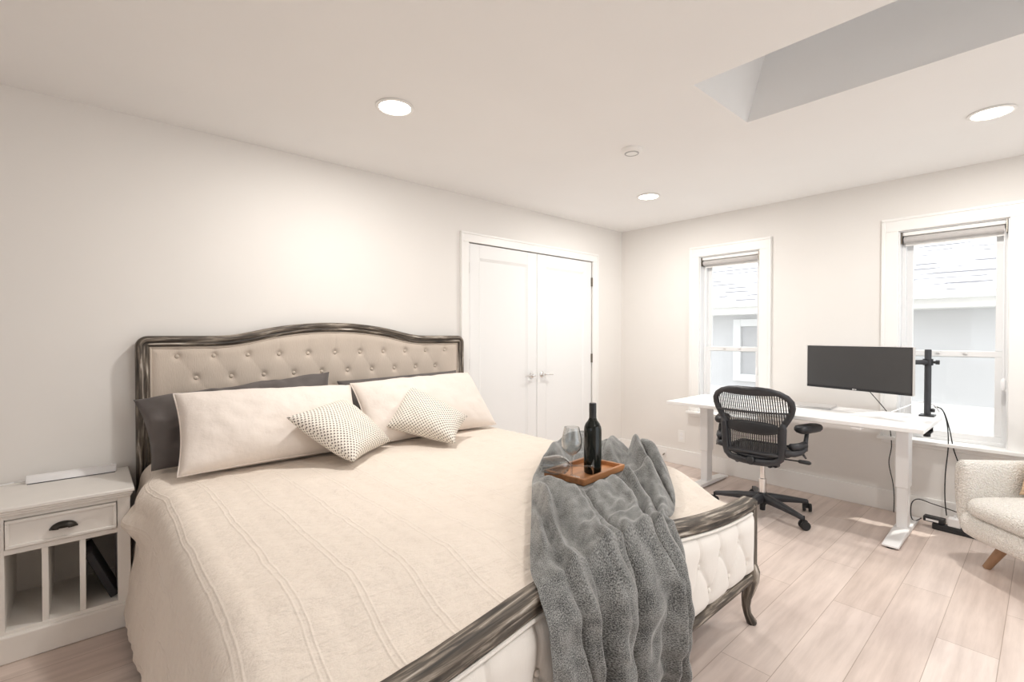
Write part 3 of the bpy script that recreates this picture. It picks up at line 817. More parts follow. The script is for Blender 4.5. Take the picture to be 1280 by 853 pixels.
# ------------------------------------------------------------------ pillows
def pillow(mb, c00, c10, c11, c01, thick, n=56, pinch=.10, sag=0.0, wr=.006, seed=0.0, power=2.4, uvscale=None):
    c = [Vector(q) for q in (c00, c10, c11, c01)]
    U = np.linspace(0, 1, n); V_ = np.linspace(0, 1, n)
    UU, VV = np.meshgrid(U, V_, indexing='ij')
    # pull the edge middles in
    a = 2 * UU - 1; b = 2 * VV - 1
    a2 = a * (1 - pinch * (1 - b ** 2) * np.abs(a) ** 2); b2 = b * (1 - pinch * (1 - a ** 2) * np.abs(b) ** 2)
    u = (a2 + 1) / 2; v = (b2 + 1) / 2
    B = sum(np.multiply.outer(wt, np.array(q)) for wt, q in (((1 - u) * (1 - v), c[0]), (u * (1 - v), c[1]), (u * v, c[2]), ((1 - u) * v, c[3])))
    nrm = (c[1] - c[0]).cross(c[3] - c[0]).normalized()
    prof = np.clip(1 - np.abs(a) ** power, 0, 1) ** .5 * np.clip(1 - np.abs(b) ** power, 0, 1) ** .5
    prof = prof ** .9
    w1 = ((c[1] - c[0]).length + (c[2] - c[3]).length) / 2; h1 = ((c[3] - c[0]).length + (c[2] - c[1]).length) / 2
    nz = np.zeros((n, n))
    for i in range(n):
        for j in range(n):
            nz[i, j] = noise.noise(Vector((U[i] * w1 * 7 + seed, V_[j] * h1 * 7, seed * 1.7))) + .5 * noise.noise(Vector((U[i] * w1 * 17, V_[j] * h1 * 17 + seed, seed)))
    N = np.array(nrm)
    front = B + (prof * thick / 2 + wr * nz * np.clip(prof * 2, 0, 1))[..., None] * N
    back = B - (prof * thick / 2)[..., None] * N
    if sag:
        for q in (front, back): q[..., 2] -= sag * (np.sin(UU * PI)) * VV
    du = np.zeros((n, n)); dv = np.zeros((n, n))
    du[1:] = np.cumsum(np.linalg.norm(np.diff(front, axis=0), axis=2), 0); dv[:, 1:] = np.cumsum(np.linalg.norm(np.diff(front, axis=1), axis=2), 1)
    du -= du[n // 2][None, :]; dv -= dv[:, n // 2][:, None]
    UV = np.stack([du, dv], -1)
    mb.grid(front, UV); mb.grid(back[::-1], UV[::-1])
    return B
def weld(o, d=.0004):
    bm = bmesh.new(); bm.from_mesh(o.data); bmesh.ops.remove_doubles(bm, verts=bm.verts, dist=d); bmesh.ops.recalc_face_normals(bm, faces=bm.faces); bm.to_mesh(o.data); bm.free()
def edge_pts(B):
    n = B.shape[0]
    return [tuple(B[i, 0]) for i in range(n)] + [tuple(B[n-1, j]) for j in range(1, n)] + [tuple(B[i, n-1]) for i in range(n-2, -1, -1)] + [tuple(B[0, j]) for j in range(n-2, 0, -1)]
def make_pillow(name, label, cat, corners, thick, m_, group=None, piping=None, **k):
    loc = Vector(corners[0]) * .5 + Vector(corners[1]) * .5
    if piping:
        t = thing(name, label, cat, loc, 0, group)
        mb = MB(); B = pillow(mb, *corners, thick, **k); o = mb.build('cover', m_, t, angle=180); weld(o)
        mb = MB(); mb.tube(edge_pts(B), .0035, 6, closed=True); mb.build('piping', piping, t, angle=180)
        return t
    mb = MB(); pillow(mb, *corners, thick, **k); o = mb.build(name, m_, None, angle=180); weld(o)
    tag(o, label, cat, group); return o
# charcoal pillows at the headboard
make_pillow('bed_pillow', 'charcoal bed pillow against the left half of the headboard', 'pillow',
            [(-4.225, -.44, .675), (-3.36, -.40, .685), (-3.315, -.185, 1.07), (-4.275, -.22, .985)], .17, M_DARKP, 'charcoal pillows at the headboard', pinch=.05, seed=2.0, wr=.03)
make_pillow('bed_pillow', 'charcoal bed pillow against the right half of the headboard, mostly hidden', 'pillow',
            [(-3.26, -.36, .685), (-2.37, -.36, .685), (-2.36, -.19, 1.035), (-3.27, -.19, 1.01)], .17, M_DARKP, 'charcoal pillows at the headboard', pinch=.05, seed=5.0, wr=.012)
make_pillow('bed_pillow', 'cream cotton pillow leaning on the left charcoal pillow, nearest the nightstand', 'pillow',
            [(-4.15, -.655, .682), (-3.28, -.655, .682), (-3.27, -.40, 1.0), (-4.135, -.40, 1.02)], .23, M_CREAM, 'cream pillows on the bed', piping=M_CREAM, pinch=.05, seed=8.0, wr=.011)
make_pillow('bed_pillow', 'cream cotton pillow leaning on the right charcoal pillow, nearest the closet doors', 'pillow',
            [(-3.27, -.645, .682), (-2.33, -.63, .682), (-2.395, -.39, 1.03), (-3.27, -.40, 1.01)], .23, M_CREAM, 'cream pillows on the bed', piping=M_CREAM, pinch=.05, seed=11.0, wr=.011)
# dotted cushions
make_pillow('throw_cushion', 'dotted knit cushion leaning on the left cream pillow', 'cushion',
            [(-3.50, -.985, .70), (-3.16, -.70, .70), (-3.36, -.49, .935), (-3.72, -.715, .90)], .15, M_DOT, 'dotted knit cushions', pinch=.10, seed=14.0, wr=.008)
make_pillow('throw_cushion', 'dotted knit cushion leaning on the right cream pillow', 'cushion',
            [(-3.17, -.66, .775), (-2.92, -.985, .70), (-2.70, -.80, .80), (-2.93, -.49, .985)], .17, M_DOT, 'dotted knit cushions', pinch=.10, seed=17.0, wr=.008)

# ------------------------------------------------------------------ blanket
st = [  # v, left(x,y,z), right(x,y,z), fold amplitude, normal blend (0 = up, 1 = -y, 2 = +x)
    (0.00, (-2.185, -1.42, .33), (-2.185, -1.84, .33), .012),
    (0.10, (-2.20, -1.40, .58), (-2.20, -1.82, .56), .012),
    (0.17, (-2.30, -1.37, .70), (-2.30, -1.80, .675), .030),
    (0.27, (-2.62, -1.44, .695), (-2.42, -1.98, .67), .055),
    (0.38, (-2.98, -1.66, .685), (-2.58, -2.12, .66), .055),
    (0.50, (-3.30, -1.99, .68), (-2.75, -2.21, .64), .048),
    (0.60, (-3.50, -2.19, .655), (-2.88, -2.26, .64), .036),
    (0.655, (-3.565, -2.268, .652), (-2.90, -2.272, .648), .030),
    (0.70, (-3.585, -2.345, .615), (-2.925, -2.345, .60), .042),
    (0.80, (-3.595, -2.358, .43), (-2.965, -2.355, .42), .068),
    (1.00, (-3.54, -2.362, .07), (-2.98, -2.36, .07), .080)]
vk = [a[0] for a in st]
nu, nvv = 190, 300
u = np.linspace(0, 1, nu); v = np.linspace(0, 1, nvv)
def smooth_interp(v, ys):
    ys = np.array(ys)
    out = 0
    for k in np.linspace(-.035, .035, 7): out = out + np.interp(v + k * (1 - np.exp(-((v) / .04))) , vk, ys)
    return out / 7
Lp = np.stack([smooth_interp(v, [a[1][i] for a in st]) for i in range(3)], -1)
Rp = np.stack([smooth_interp(v, [a[2][i] for a in st]) for i in range(3)], -1)
amp = smooth_interp(v, [a[3] for a in st])
Bk = Lp[None] * (1 - u)[:, None, None] + Rp[None] * u[:, None, None]
UU, VV = np.meshgrid(u, v, indexing='ij')
# base rides on the bed / rail
bedz = quilt_top(Bk[..., 0], Bk[..., 1]) + .026
xr = np.clip((QX + QHW - .03 - Bk[..., 0]) / .08, 0, 1)
onbed = sstep(.10, .19, VV) * (1 - sstep(.62, .67, VV))
floorz = np.where(VV < .62, bedz, 0) * (VV > .15)
railz = fb_top(Bk[..., 0]) + .016
nearrail = (VV > .585) & (VV < .672)
Bk[..., 2] = Bk[..., 2] * (1 - onbed) + bedz * onbed
Bk[..., 2] = np.where(nearrail, np.maximum(Bk[..., 2], railz), Bk[..., 2])
for _ in range(14):      # soften along the length so it glides over the rail
    zz = Bk[..., 2].copy(); yy = Bk[..., 1].copy()
    Bk[:, 1:-1, 2] = .25 * zz[:, :-2] + .5 * zz[:, 1:-1] + .25 * zz[:, 2:]
    Bk[:, 1:-1, 1] = .25 * yy[:, :-2] + .5 * yy[:, 1:-1] + .25 * yy[:, 2:]
    Bk[..., 2] = np.where(nearrail, np.maximum(Bk[..., 2], railz), Bk[..., 2])
    Bk[..., 2] = np.where((VV > .17) & (VV < .60), np.maximum(Bk[..., 2], bedz - .004), Bk[..., 2])
def ridge(x, p): return (0.5 + 0.5 * np.cos(2 * PI * x)) ** p
def fold(x, p=.75): return np.abs(np.sin(PI * x)) ** p          # round crests, sharp valleys
n1 = fbm(UU * .8, VV * 1.6, 3.2, 21.0); n2 = fbm(UU * 1.2, VV * 1.4, 5.0, 5.5); n3 = fbm(UU * 1.5, VV * 3, 9.0, 4.0)
drift = .46 * sstep(.26, .70, VV) + .05 * sstep(.7, 1.0, VV)
w1 = UU - drift * (1 - .35 * UU) + .07 * n1 + .02 * np.sin(9 * VV + 1.0)
w1 = w1 + .065 * np.sin(2 * PI * (1.35 * w1 + .2)) + .03 * np.sin(2 * PI * (2.9 * w1 + .6))
n4 = fbm(w1 * 2.2, VV * .9, 2.6, 31.0)
A1 = .25 + 1.15 * np.clip(.5 + n4 * 1.5, 0, 1); A2 = .9 * np.clip(.4 + n2 * 1.6, 0, 1)
F = 1.0 * A1 * fold(4.1 * w1 + .15, .62) + .38 * A2 * fold(8.3 * w1 + .5 + .5 * n2, .9) + .25 * n3 - .12
edge = np.minimum(UU, 1 - UU)
F = F * sstep(-.03, .07, edge)
h = 1.2 * amp[None, :] * F
roll = sstep(.14, .24, VV) * (1 - sstep(.56, .66, VV))
h = h + roll * (.026 * np.exp(-((UU - .09) / .07) ** 2))
back = sstep(.12, .17, VV) * (1 - sstep(.22, .32, VV))
h = h + back * .045 * fold(2.6 * UU + .15 + .2 * n1, .8)
# flattened where the tray stands
TX, TY, TR = -2.805, -1.815, math.radians(5)
lx = (Bk[..., 0] - TX) * math.cos(TR) + (Bk[..., 1] - TY) * math.sin(TR); ly = -(Bk[..., 0] - TX) * math.sin(TR) + (Bk[..., 1] - TY) * math.cos(TR)
dt = np.maximum(np.abs(lx) / .20, np.abs(ly) / .145)
flatm = 1 - sstep(.88, 1.25, dt)
h = np.clip(h, 0.0, None)
front = sstep(.66, .72, VV); side = 1 - sstep(.09, .16, VV)
up = 1 - np.maximum(front, side)
P = Bk.copy()
P[..., 2] += h * up
TRAY_Z = .694
onb = flatm * up
P[..., 2] = P[..., 2] * (1 - onb) + (TRAY_Z - .003) * onb
P[..., 1] -= h * front
P[..., 0] += h * side
# fold edges sway sideways while hanging
P[..., 0] += front * .012 * np.sin(9 * VV + 7 * UU)
UVb = np.stack([UU * .75, VV * 2.0], -1)
m = MB(); m.grid(P, UVb)
bo = m.build('throw_blanket', M_BLANKET, None, angle=180, recalc=False)
tag(bo, 'grey fleece throw blanket draped in folds over the foot of the bed', 'blanket')

# ------------------------------------------------------------------ tray, bottle, glasses
tr = thing('serving_tray', 'small wooden serving tray lying on the grey blanket', 'tray', (TX, TY, TRAY_Z), TR)
a, b = .152, .098
m = MB(); m.box(-a, a, -b, b, 0, .008); m.build('base', M_TRAY, tr, bevel=.002, local=True)
m = MB()
def trapz(m, x0, x1, y0, y1, z0, z1, M=None): m.box(x0, x1, y0, y1, z0, z1, M)
m.box(-a - .006, a + .006, -b - .006, -b + .008, 0, .027); m.box(-a - .006, a + .006, b - .008, b + .006, 0, .027)
m.box(-a - .006, -a + .008, -b, b, 0, .027); m.box(a - .008, a + .006, -b, b, 0, .027)
m.build('rim', M_TRAY, tr, bevel=.003, local=True)
bt = thing('wine_bottle', 'dark unlabelled wine bottle standing on the wooden tray', 'bottle', (-2.800, -1.852, TRAY_Z + .0085))
m = MB(); m.lathe([(0, .004), (.030, 0), (.0365, .004), (.038, .02), (.038, .185), (.0365, .200), (.030, .215), (.020, .228), (.0155, .240), (.0145, .252), (.0145, .30), (0, .30)], 40)
m.build('body', M_BOTTLE, bt, local=True, angle=50)
m = MB(); m.lathe([(.0148, .235), (.0158, .236), (.0154, .262), (.0157, .264), (.0157, .298), (.0145, .303), (0, .3035)], 32); m.build('foil_cap', M_CAP, bt, local=True)
def wine_profile():
    outer = [(0, 0), (.033, 0), (.034, .002), (.022, .005), (.007, .009), (.004, .016), (.0036, .05), (.0038, .088), (.008, .096), (.022, .104), (.034, .117), (.041, .134), (.0425, .15), (.040, .172), (.034, .20), (.0315, .213)]
    inner = [(.0305, .213), (.033, .20), (.039, .172), (.0415, .15), (.040, .134), (.033, .118), (.021, .106), (.006, .099), (0, .098)]
    return outer + inner
g1 = thing('wine_glass', 'clear wine glass standing upright on the tray left of the bottle', 'wine glass', (-2.925, -1.842, TRAY_Z + .0085), 0, 'wine glasses')
m = MB(); m.lathe(wine_profile(), 36); m.build('bowl_and_stem', M_WINE, g1, local=True, angle=50)
ga = Vector((-2.846, -1.893, TRAY_Z + .052)); gb = Vector((-2.985, -1.752, TRAY_Z + .056))
g2 = thing('wine_glass', 'clear wine glass lying on its side across the tray, foot before the bottle', 'wine glass', (ga.x, ga.y, TRAY_Z + .01), 0, 'wine glasses')
m = MB(); m.lathe(wine_profile(), 36, frame_along(ga, gb)); m.build('bowl_and_stem', M_WINE, g2, angle=50)

# ================================================================== NIGHTSTAND
NX0, NX1, NY0, NY1 = -4.735, -4.300, -.445, -.018
ns_ = thing('nightstand', 'cream painted nightstand with one drawer and three open slots', 'nightstand', ((NX0 + NX1) / 2, -.23, 0))
m = MB()
m.box(NX0, NX0 + .045, NY0 + .012, NY1, .105, .585); m.box(NX1 - .045, NX1, NY0 + .012, NY1, .105, .585)
m.box(NX0 + .02, NX1 - .02, NY1 - .015, NY1, .105, .585)
m.box(NX0 + .03, NX1 - .03, NY0 + .013, NY1, .425, .447); m.box(NX0 + .03, NX1 - .03, NY0 + .013, NY1, .565, .585)
m.box(NX0 + .03, NX1 - .03, NY0 + .013, NY1, .105, .122)
m.build('carcass', M_NIGHT, ns_, bevel=.002)
m = MB(); m.box(NX0 - .012, NX1 + .012, NY0 - .006, NY1 + .01, 0, .108); m.build('plinth', M_NIGHT, ns_, bevel=.006)
m = MB(); m.box(NX0 - .020, NX1 + .014, NY0 - .022, NY1 + .01, .605, .622); m.box(NX0 - .014, NX1 + .008, NY0 - .014, NY1, .594, .606); m.box(NX0 - .006, NX1 + .004, NY0 - .006, NY1, .583, .596)
m.build('top', M_NIGHT, ns_, bevel=.004)
ox0, ox1 = NX0 + .045, NX1 - .045
for k in (1, 2):
    xd = ox0 + (ox1 - ox0) * k / 3
    m = MB(); m.box(xd - .010, xd + .010, NY0 + .016, NY1 - .015, .12, .427); m.build('divider', M_NIGHT, ns_, bevel=.002)
dx0, dx1 = ox0 + .003, ox1 - .003
m = MB(); m.box(dx0, dx1, NY0 + .010, NY1 - .06, .450, .562)
for (p, q, z0, z1) in ((dx0, dx1, .550, .562), (dx0, dx1, .450, .462), (dx0, dx0 + .012, .462, .550), (dx1 - .012, dx1, .462, .550)):
    m.box(p, q, NY0 + .002, NY0 + .012, z0, z1)
dr = m.build('drawer', M_NIGHT, ns_, bevel=.002)
# cup pull
xc = (dx0 + dx1) / 2; n1, n2 = 22, 8
P = np.zeros((n1, n2, 3))
for i in range(n1):
    th = PI * i / (n1 - 1)
    for j in range(n2):
        f = j / (n2 - 1) * PI / 2
        rad = math.cos(f)
        P[i, j] = (xc + .042 * math.cos(th) * (.35 + .65 * rad), NY0 + .008 - .024 * math.sin(f), .497 + .027 * math.sin(th) * (.35 + .65 * rad))
m = MB(); m.grid(P); m.box(xc - .044, xc + .044, NY0 + .004, NY0 + .0095, .494, .500)
m.build('cup_handle', mat('dark_bronze', (.03, .026, .022), .4, .6, var=.2, vscale=40), dr, angle=60, solid=.0025)

sb = thing('white_bar_device', 'slim white bar shaped device lying along the wall on the nightstand', 'electronic device', (-4.49, -.075, .622))
m = MB(); m.rings([[Vector((x, -.105 + o, .6235)), Vector((x, -.045, .6235)), Vector((x, -.045, .652)), Vector((x, -.062 , .655)), Vector((x, -.088 + o, .646))] for x, o in ((-4.655, .012), (-4.64, .0), (-4.35, .0), (-4.335, .012))])
m.build('housing', M_PVC, sb, bevel=.003)
m = MB(); m.box(-4.648, -4.342, -.1065, -.1035, .6225, .6255); m.build('base_seam', M_GRAPH, sb)
for x in (-4.355, -4.342):
    q = MB(); q.lathe([(0, 0), (.005, 0), (.005, .004), (0, .005)], 10, Matrix.Translation((x, -.06, .6535))); q.build('button', M_PVC, sb)
m = MB(); m.tube([(-4.655, -.075, .637), (-4.675, -.075, .637), (-4.69, -.073, .634)], [.006, .007, .004], 10); m.build('plug_end', M_ALU, sb)
m = MB(); m.tube([(-4.69, -.073, .634), (-4.73, -.068, .629), (-4.78, -.04, .627), (-4.80, -.012, .60), (-4.81, -.010, .4), (-4.81, -.010, .01)], .0035, 8); m.build('cord', M_PVC, sb)
bk = MB()
bk.box(-.014, .014, -.09, .09, 0, .235, Matrix.Translation((-4.392, -.30, .1285)) @ Matrix.Rotation(math.radians(0), 4, 'Z') @ Matrix.Translation((.036, 0, 0)) @ Matrix.Rotation(math.radians(-22), 4, 'Y'))
o = bk.build('notebook', M_BLACK, None, bevel=.004)
tag(o, 'thin black notebook leaning inside the right slot of the nightstand', 'notebook')

# ================================================================== DESK
DY0, DY1, DXF, DXB, DT = -2.68, -1.02, -.79, -.095, .745
dk = thing('standing_desk', 'white height adjustable standing desk under the windows', 'desk', ((DXF + DXB) / 2, (DY0 + DY1) / 2, 0))
m = MB(); m.box(DXF, DXB, DY0, DY1, DT - .026, DT); m.build('desktop', M_DESK, dk, bevel=.003)
m = MB()
for x in (-.55, -.31): m.box(x - .02, x + .02, -2.55, -1.17, DT - .062, DT - .026)
m.build('crossbar', M_STEELW, dk, bevel=.003)
for yl in (-2.53, -1.19):
    m = MB(); m.box(-.475, -.365, yl - .036, yl + .036, .30, DT - .026); m.box(-.467, -.373, yl - .030, yl + .030, .03, .32)
    lg = m.build('leg', M_STEELW, dk, bevel=.006)
    m = MB()
    def sec(x, h): return [Vector((x, yl - .042, .008)), Vector((x, yl + .042, .008)), Vector((x, yl + .042, h)), Vector((x, yl - .042, h))]
    m.rings([sec(-.80, .022), sec(-.55, .04), sec(-.33, .04), sec(-.09, .022)]); m.build('foot', M_STEELW, lg, bevel=.004)
    for xg in (-.775, -.11):
        q = MB(); q.lathe([(0, 0), (.024, 0), (.024, .0085), (0, .0085)], 16, Matrix.Translation((xg, yl, 0))); q.build('glide', M_RUB, lg)
m = MB(); m.box(-.775, -.70, -2.375, -2.315, DT - .048, DT - .026); m.build('control_pad', M_PVC, dk, bevel=.006)

lp = thing('laptop', 'closed slim grey laptop lying at the back of the desk', 'laptop', (-.235, -1.93, DT), math.radians(4))
m = MB(); m.box(-.11, .11, -.155, .155, .001, .009); m.build('base', M_ALU, lp, bevel=.003, local=True)
m = MB(); m.box(-.11, .11, -.155, .155, .010, .015); m.build('lid', M_ALU, lp, bevel=.002, local=True)
m = MB(); m.box(.104, .108, -.13, .13, .006, .012); m.build('hinge', M_GRAPH, lp, local=True)

# monitor and arm
ML, MR = Vector((-.425, -1.965, 0)), Vector((-.615, -2.60, 0))
mc = (ML + MR) / 2; e1 = (MR - ML); mw = e1.length; e1.normalize()      # e1: viewer's left -> right
rz_ = math.atan2(e1.y, e1.x) + PI        # local +x = towards viewer's left
mo = thing('monitor', 'wide black computer monitor held above the desk, screen off', 'monitor', (mc.x, mc.y, .92), rz_)
# local: x along width (left positive), y: normal
hh = .302; hw = mw / 2
fsgn = 1 if (Matrix.Rotation(rz_, 3, 'Z') @ Vector((0, 1, 0))).dot(Vector((cam.location.x, cam.location.y, 0)) - mc) > 0 else -1
def yb(a, b): return (min(a * fsgn, b * fsgn), max(a * fsgn, b * fsgn))
m = MB(); m.box(-hw, hw, *yb(-.025, -.001), 0, hh); m.box(-hw * .6, hw * .6, *yb(-.05, -.02), .05, hh - .06); mb_ = m.build('housing', M_GRAPH, mo, bevel=.004, local=True)
m = MB(); m.box(-hw + .006, hw - .006, *yb(-.002, .0005), .018, hh - .006); m.build('screen', M_SCREEN, mo, smooth=False, local=True)
m = MB(); m.box(-hw, hw, *yb(-.002, .0015), 0, .0155); bz = m.build('chin_bezel', M_BLACK, mo, bevel=.001, local=True)
m = MB(); m.box(-hw - .003, -hw, *yb(-.024, 0), 0, hh); m.box(hw, hw + .003, *yb(-.024, 0), 0, hh); m.box(-hw - .003, hw + .003, *yb(-.024, 0), hh, hh + .003); m.build('edge_strip', M_ALU, mo, local=True)
m = MB()
m.lathe([(0, 0), (.0042, 0), (.0042, .0006), (0, .0006)], 16, Matrix.Translation((.012, .0015 * fsgn, .008)) @ Matrix.Rotation(-PI / 2 * fsgn, 4, 'X'))
for x, wd in ((.002, .0018), (-.0065, .0018)):
    m.box(x - wd, x + wd, *yb(.0015, .0021), .0045, .0115); 
m.build('maker_mark', M_PVC, mo, local=True)

PX, PY = -.135, -2.61
ar = thing('monitor_mount', 'black clamp-on monitor arm pole at the right back corner of the desk', 'monitor arm', (PX, PY, DT))
m = MB(); m.lathe([(0, .0), (.019, .0), (.019, .445), (.017, .45), (0, .45)], 24, Matrix.Translation((PX, PY, DT + .006))); m.build('pole', M_GRAPH, ar, angle=50)
m = MB(); m.box(PX - .05, PX + .05, PY - .04, PY + .04, DT + .0005, DT + .009); m.box(PX + .042, PX + .049, PY - .025, PY + .025, DT - .115, DT + .004); m.box(PX - .035, PX + .046, PY - .025, PY + .025, DT - .115, DT - .107)
m.lathe([(0, 0), (.006, 0), (.006, .055), (0, .055)], 12, Matrix.Translation((PX - .01, PY, DT - .107))); m.lathe([(0, 0), (.022, 0), (.022, .008), (0, .01)], 20, Matrix.Translation((PX - .01, PY, DT - .052)))
m.lathe([(0, 0), (.02, 0), (.02, .02), (0, .02)], 16, Matrix.Translation((PX - .01, PY, DT - .14)))
m.build('clamp', M_BLACK, ar, angle=50)
az = 1.115
m = MB(); m.lathe([(0.0195, -.022), (.028, -.022), (.028, .022), (.0195, .022), (.0195, -.022)], 24, Matrix.Translation((PX, PY, az))); m.tube([(PX, PY - .02, az), (PX, PY - .045, az)], .009, 12); m.tube([(PX, PY - .04, az), (PX, PY - .06, az)], .015, 12); m.build('collar', M_BLACK, ar, angle=50)
vb = mc + Matrix.Rotation(rz_, 3, 'Z') @ Vector((0, -.055 * fsgn, 0))
jt = Vector((-.26, -2.50, az))
m = MB(); m.tube([(PX - .02, PY + .004, az), tuple(jt)], .014, 12, flat=(.8, 1.2)); m.tube([tuple(jt + Vector((0, 0, -.025))), tuple(jt + Vector((0, 0, .025)))], .019, 16)
m.tube([tuple(jt), (vb.x + .02, vb.y + .01, az - .02), (vb.x + .006, vb.y, 1.08)], .014, 12); m.build('arm', M_GRAPH, ar, angle=50)
Rm = Matrix.Translation((vb.x, vb.y, 1.08)) @ Matrix.Rotation(rz_, 4, 'Z')
m = MB(); m.box(-.055, .055, -.003, .003, -.055, .055, Rm); m.build('mount_plate', M_BLACK, ar, bevel=.002)
m = MB(); m.tube([(PX + .01, PY - .018, DT + .04), (PX + .01, PY - .034, DT + .045)], .012, 12); m.boxc((PX + .005, PY - .028, DT + .04), (.03, .02, .022)); m.build('cable_clip', M_BLACK, ar, bevel=.003)

# cables
def cable(name, pts, r, m_, label, cat='cable', n=8):
    P = [Vector(p) for p in pts]; out = []
    for i in range(len(P) - 1):
        p0, p1, p2, p3 = P[max(i-1, 0)], P[i], P[i+1], P[min(i+2, len(P)-1)]
        for k in range(n):
            t_ = k / n
            out.append(.5 * ((2 * p1) + (-p0 + p2) * t_ + (2 * p0 - 5 * p1 + 4 * p2 - p3) * t_ ** 2 + (-p0 + 3 * p1 - 3 * p2 + p3) * t_ ** 3))
    out.append(P[-1])
    mb = MB(); mb.tube(out, r, 7); o = mb.build(name, m_, None, angle=180); tag(o, label, cat); return o
cable('power_cable', [(-.07, -2.64, .80), (-.055, -2.675, .79), (-.045, -2.70, .70), (-.06, -2.71, .55), (-.085, -2.70, .36), (-.10, -2.70, .20), (-.105, -2.71, .08)], .0035, M_RUB, 'black cable hanging straight down from the monitor arm beside the desk')
cable('monitor_cable', [(-.07, -2.635, .81), (-.05, -2.68, .78), (-.035, -2.712, .66), (-.035, -2.735, .52), (-.04, -2.775, .38), (-.05, -2.80, .25)], .0035, M_RUB, 'black cable hanging beside the desk and running behind the armchair')
cable('data_cable', [(-.24, -2.42, .755), (-.17, -2.50, .80), (-.13, -2.57, .835), (-.09, -2.635, .82), (-.07, -2.665, .77)], .004, M_PVC, 'white cable looping past the foot of the monitor arm pole')
cable('display_cable', [(-.40, -2.30, .96), (-.10, -2.37, .76), (-.045, -2.38, .70), (-.04, -2.40, .50), (-.035, -2.385, .36), (-.04, -2.41, .22), (-.05, -2.42, .12), (-.06, -2.42, .01)], .003, M_RUB, 'black cable running down the wall behind the right desk leg')

# power strip
ps = thing('power_strip', 'black power strip on the floor between desk leg and armchair', 'power strip', (-.20, -2.83, 0), math.radians(-94))
m = MB(); m.box(-.18, .18, -.028, .028, 0, .040); m.build('housing', M_BLACK, ps, bevel=.006, local=True)
for k in range(4):
    q = MB(); q.box(-.12 + k * .075, -.075 + k * .075, -.016, .016, .0395, .0412); q.build('socket', M_GRAPH, ps, bevel=.002, local=True)
Mps = Matrix.Translation((-.20, -2.83, 0)) @ Matrix.Rotation(math.radians(-94), 4, 'Z')
p = Mps @ Vector((-.172, .0, 0))
pa = thing('power_adapter', 'black power adapter with white sticker plugged into the strip end', 'power adapter', (p.x, p.y, .041), math.radians(-94))
m = MB(); m.box(-.055, .055, -.024, .03, .001, .036); m.build('brick', M_BLACK, pa, bevel=.005, local=True)
m = MB(); m.box(-.040, .025, -.0255, -.0238, .008, .022); m.build('sticker', M_PVC, pa, local=True)
p2 = Mps @ Vector((-.07, 0, 0))
pw = thing('plug_adapter', 'white cube plug adapter in the power strip beside the armchair', 'plug adapter', (p2.x, p2.y, .041), math.radians(-94))
m = MB(); m.box(-.032, .032, -.027, .027, .001, .058); m.build('cube', M_PVC, pw, bevel=.006, local=True)
m = MB(); m.box(-.006, .006, -.006, .006, .0575, .075); m.build('cord_collar', M_PVC, pw, bevel=.002, local=True)
cable('adapter_cord', [(-.205, -2.595, .055), (-.22, -2.56, .03), (-.18, -2.535, .05), (-.12, -2.53, .12), (-.075, -2.56, .145), (-.065, -2.63, .13), (-.07, -2.72, .115), (-.08, -2.80, .10)], .0032, M_RUB, 'black cord looping up from the power adapter and along the baseboard')

# outlets
ol = thing('wall_outlet', 'white wall outlet below the small window, left of the desk', 'outlet', (0, -.725, .285))
m = MB(); m.box(-.006, 0, -.76, -.69, .225, .345); m.build('cover_plate', M_TRIM, ol, bevel=.002)
for z in (.265, .307):
    q = MB(); q.box(-.0075, -.004, -.741, -.709, z - .015, z + .013); q.build('socket', M_PVC, ol, bevel=.002)
cp = thing('cable_plate', 'small white plate with a dark connector on the baseboard', 'cable plate', (-.016, -.525, .08))
m = MB(); m.box(-.020, -.0155, -.575, -.475, .05, .125); m.build('plate', M_TRIM, cp, bevel=.001)
m = MB(); m.tube([(-.018, -.545, .082), (-.04, -.55, .080), (-.05, -.545, .072)], .007, 10); m.build('connector', M_HINGE, cp)

# roller blinds
def blind(y0, y1, label):
    t = thing('roller_blind', label, 'blind', (.03, (y0 + y1) / 2, WZ1), 0, 'rolled up roller blinds')
    a, b = y0 + .016, y1 - .016
    m = MB(); m.box(.012, .062, a + .006, b - .006, WZ1 - .040, WZ1 - .013); m.build('headrail', M_TRIM, t, bevel=.004)
    m = MB(); m.tube([(.036, a + .012, WZ1 - .066), (.036, b - .012, WZ1 - .066)], .024, 20); m.build('roll', M_SHADE, t, angle=50)
    m = MB(); m.box(.057, .066, a + .014, b - .014, WZ1 - .11, WZ1 - .085); m.build('hem_bar', M_TRIM, t, bevel=.003)
    for y in (a, b - .006):
        q = MB(); q.box(.006, .066, y, y + .006, WZ1 - .095, WZ1 - .013); q.build('bracket', M_HINGE, t)
    m = MB(); m.tube([(.012, y0 + .028, WZ1 - .07), (.010, y0 + .026, 1.0)], .0018, 6); m.tube([(.022, y0 + .028, WZ1 - .07), (.014, y0 + .028, 1.0)], .0018, 6); m.build('bead_chain', M_PVC, t)
    m = MB(); m.lathe([(0, 0), (.008, .0), (.013, .012), (.013, .06), (.007, .075), (0, .076)], 14, Matrix.Translation((.012, y0 + .027, .94))); m.build('chain_weight', M_PVC, t)
blind(WA[0], WA[1], 'rolled up roller blind at the top of the small far window')
blind(WB[0], WB[1], 'rolled up roller blind at the top of the large near window')

# ================================================================== OFFICE CHAIR
oc = thing('office_chair', 'black mesh-back office chair on casters facing the white desk', 'office chair', (-.745, -1.775, 0), math.radians(2))
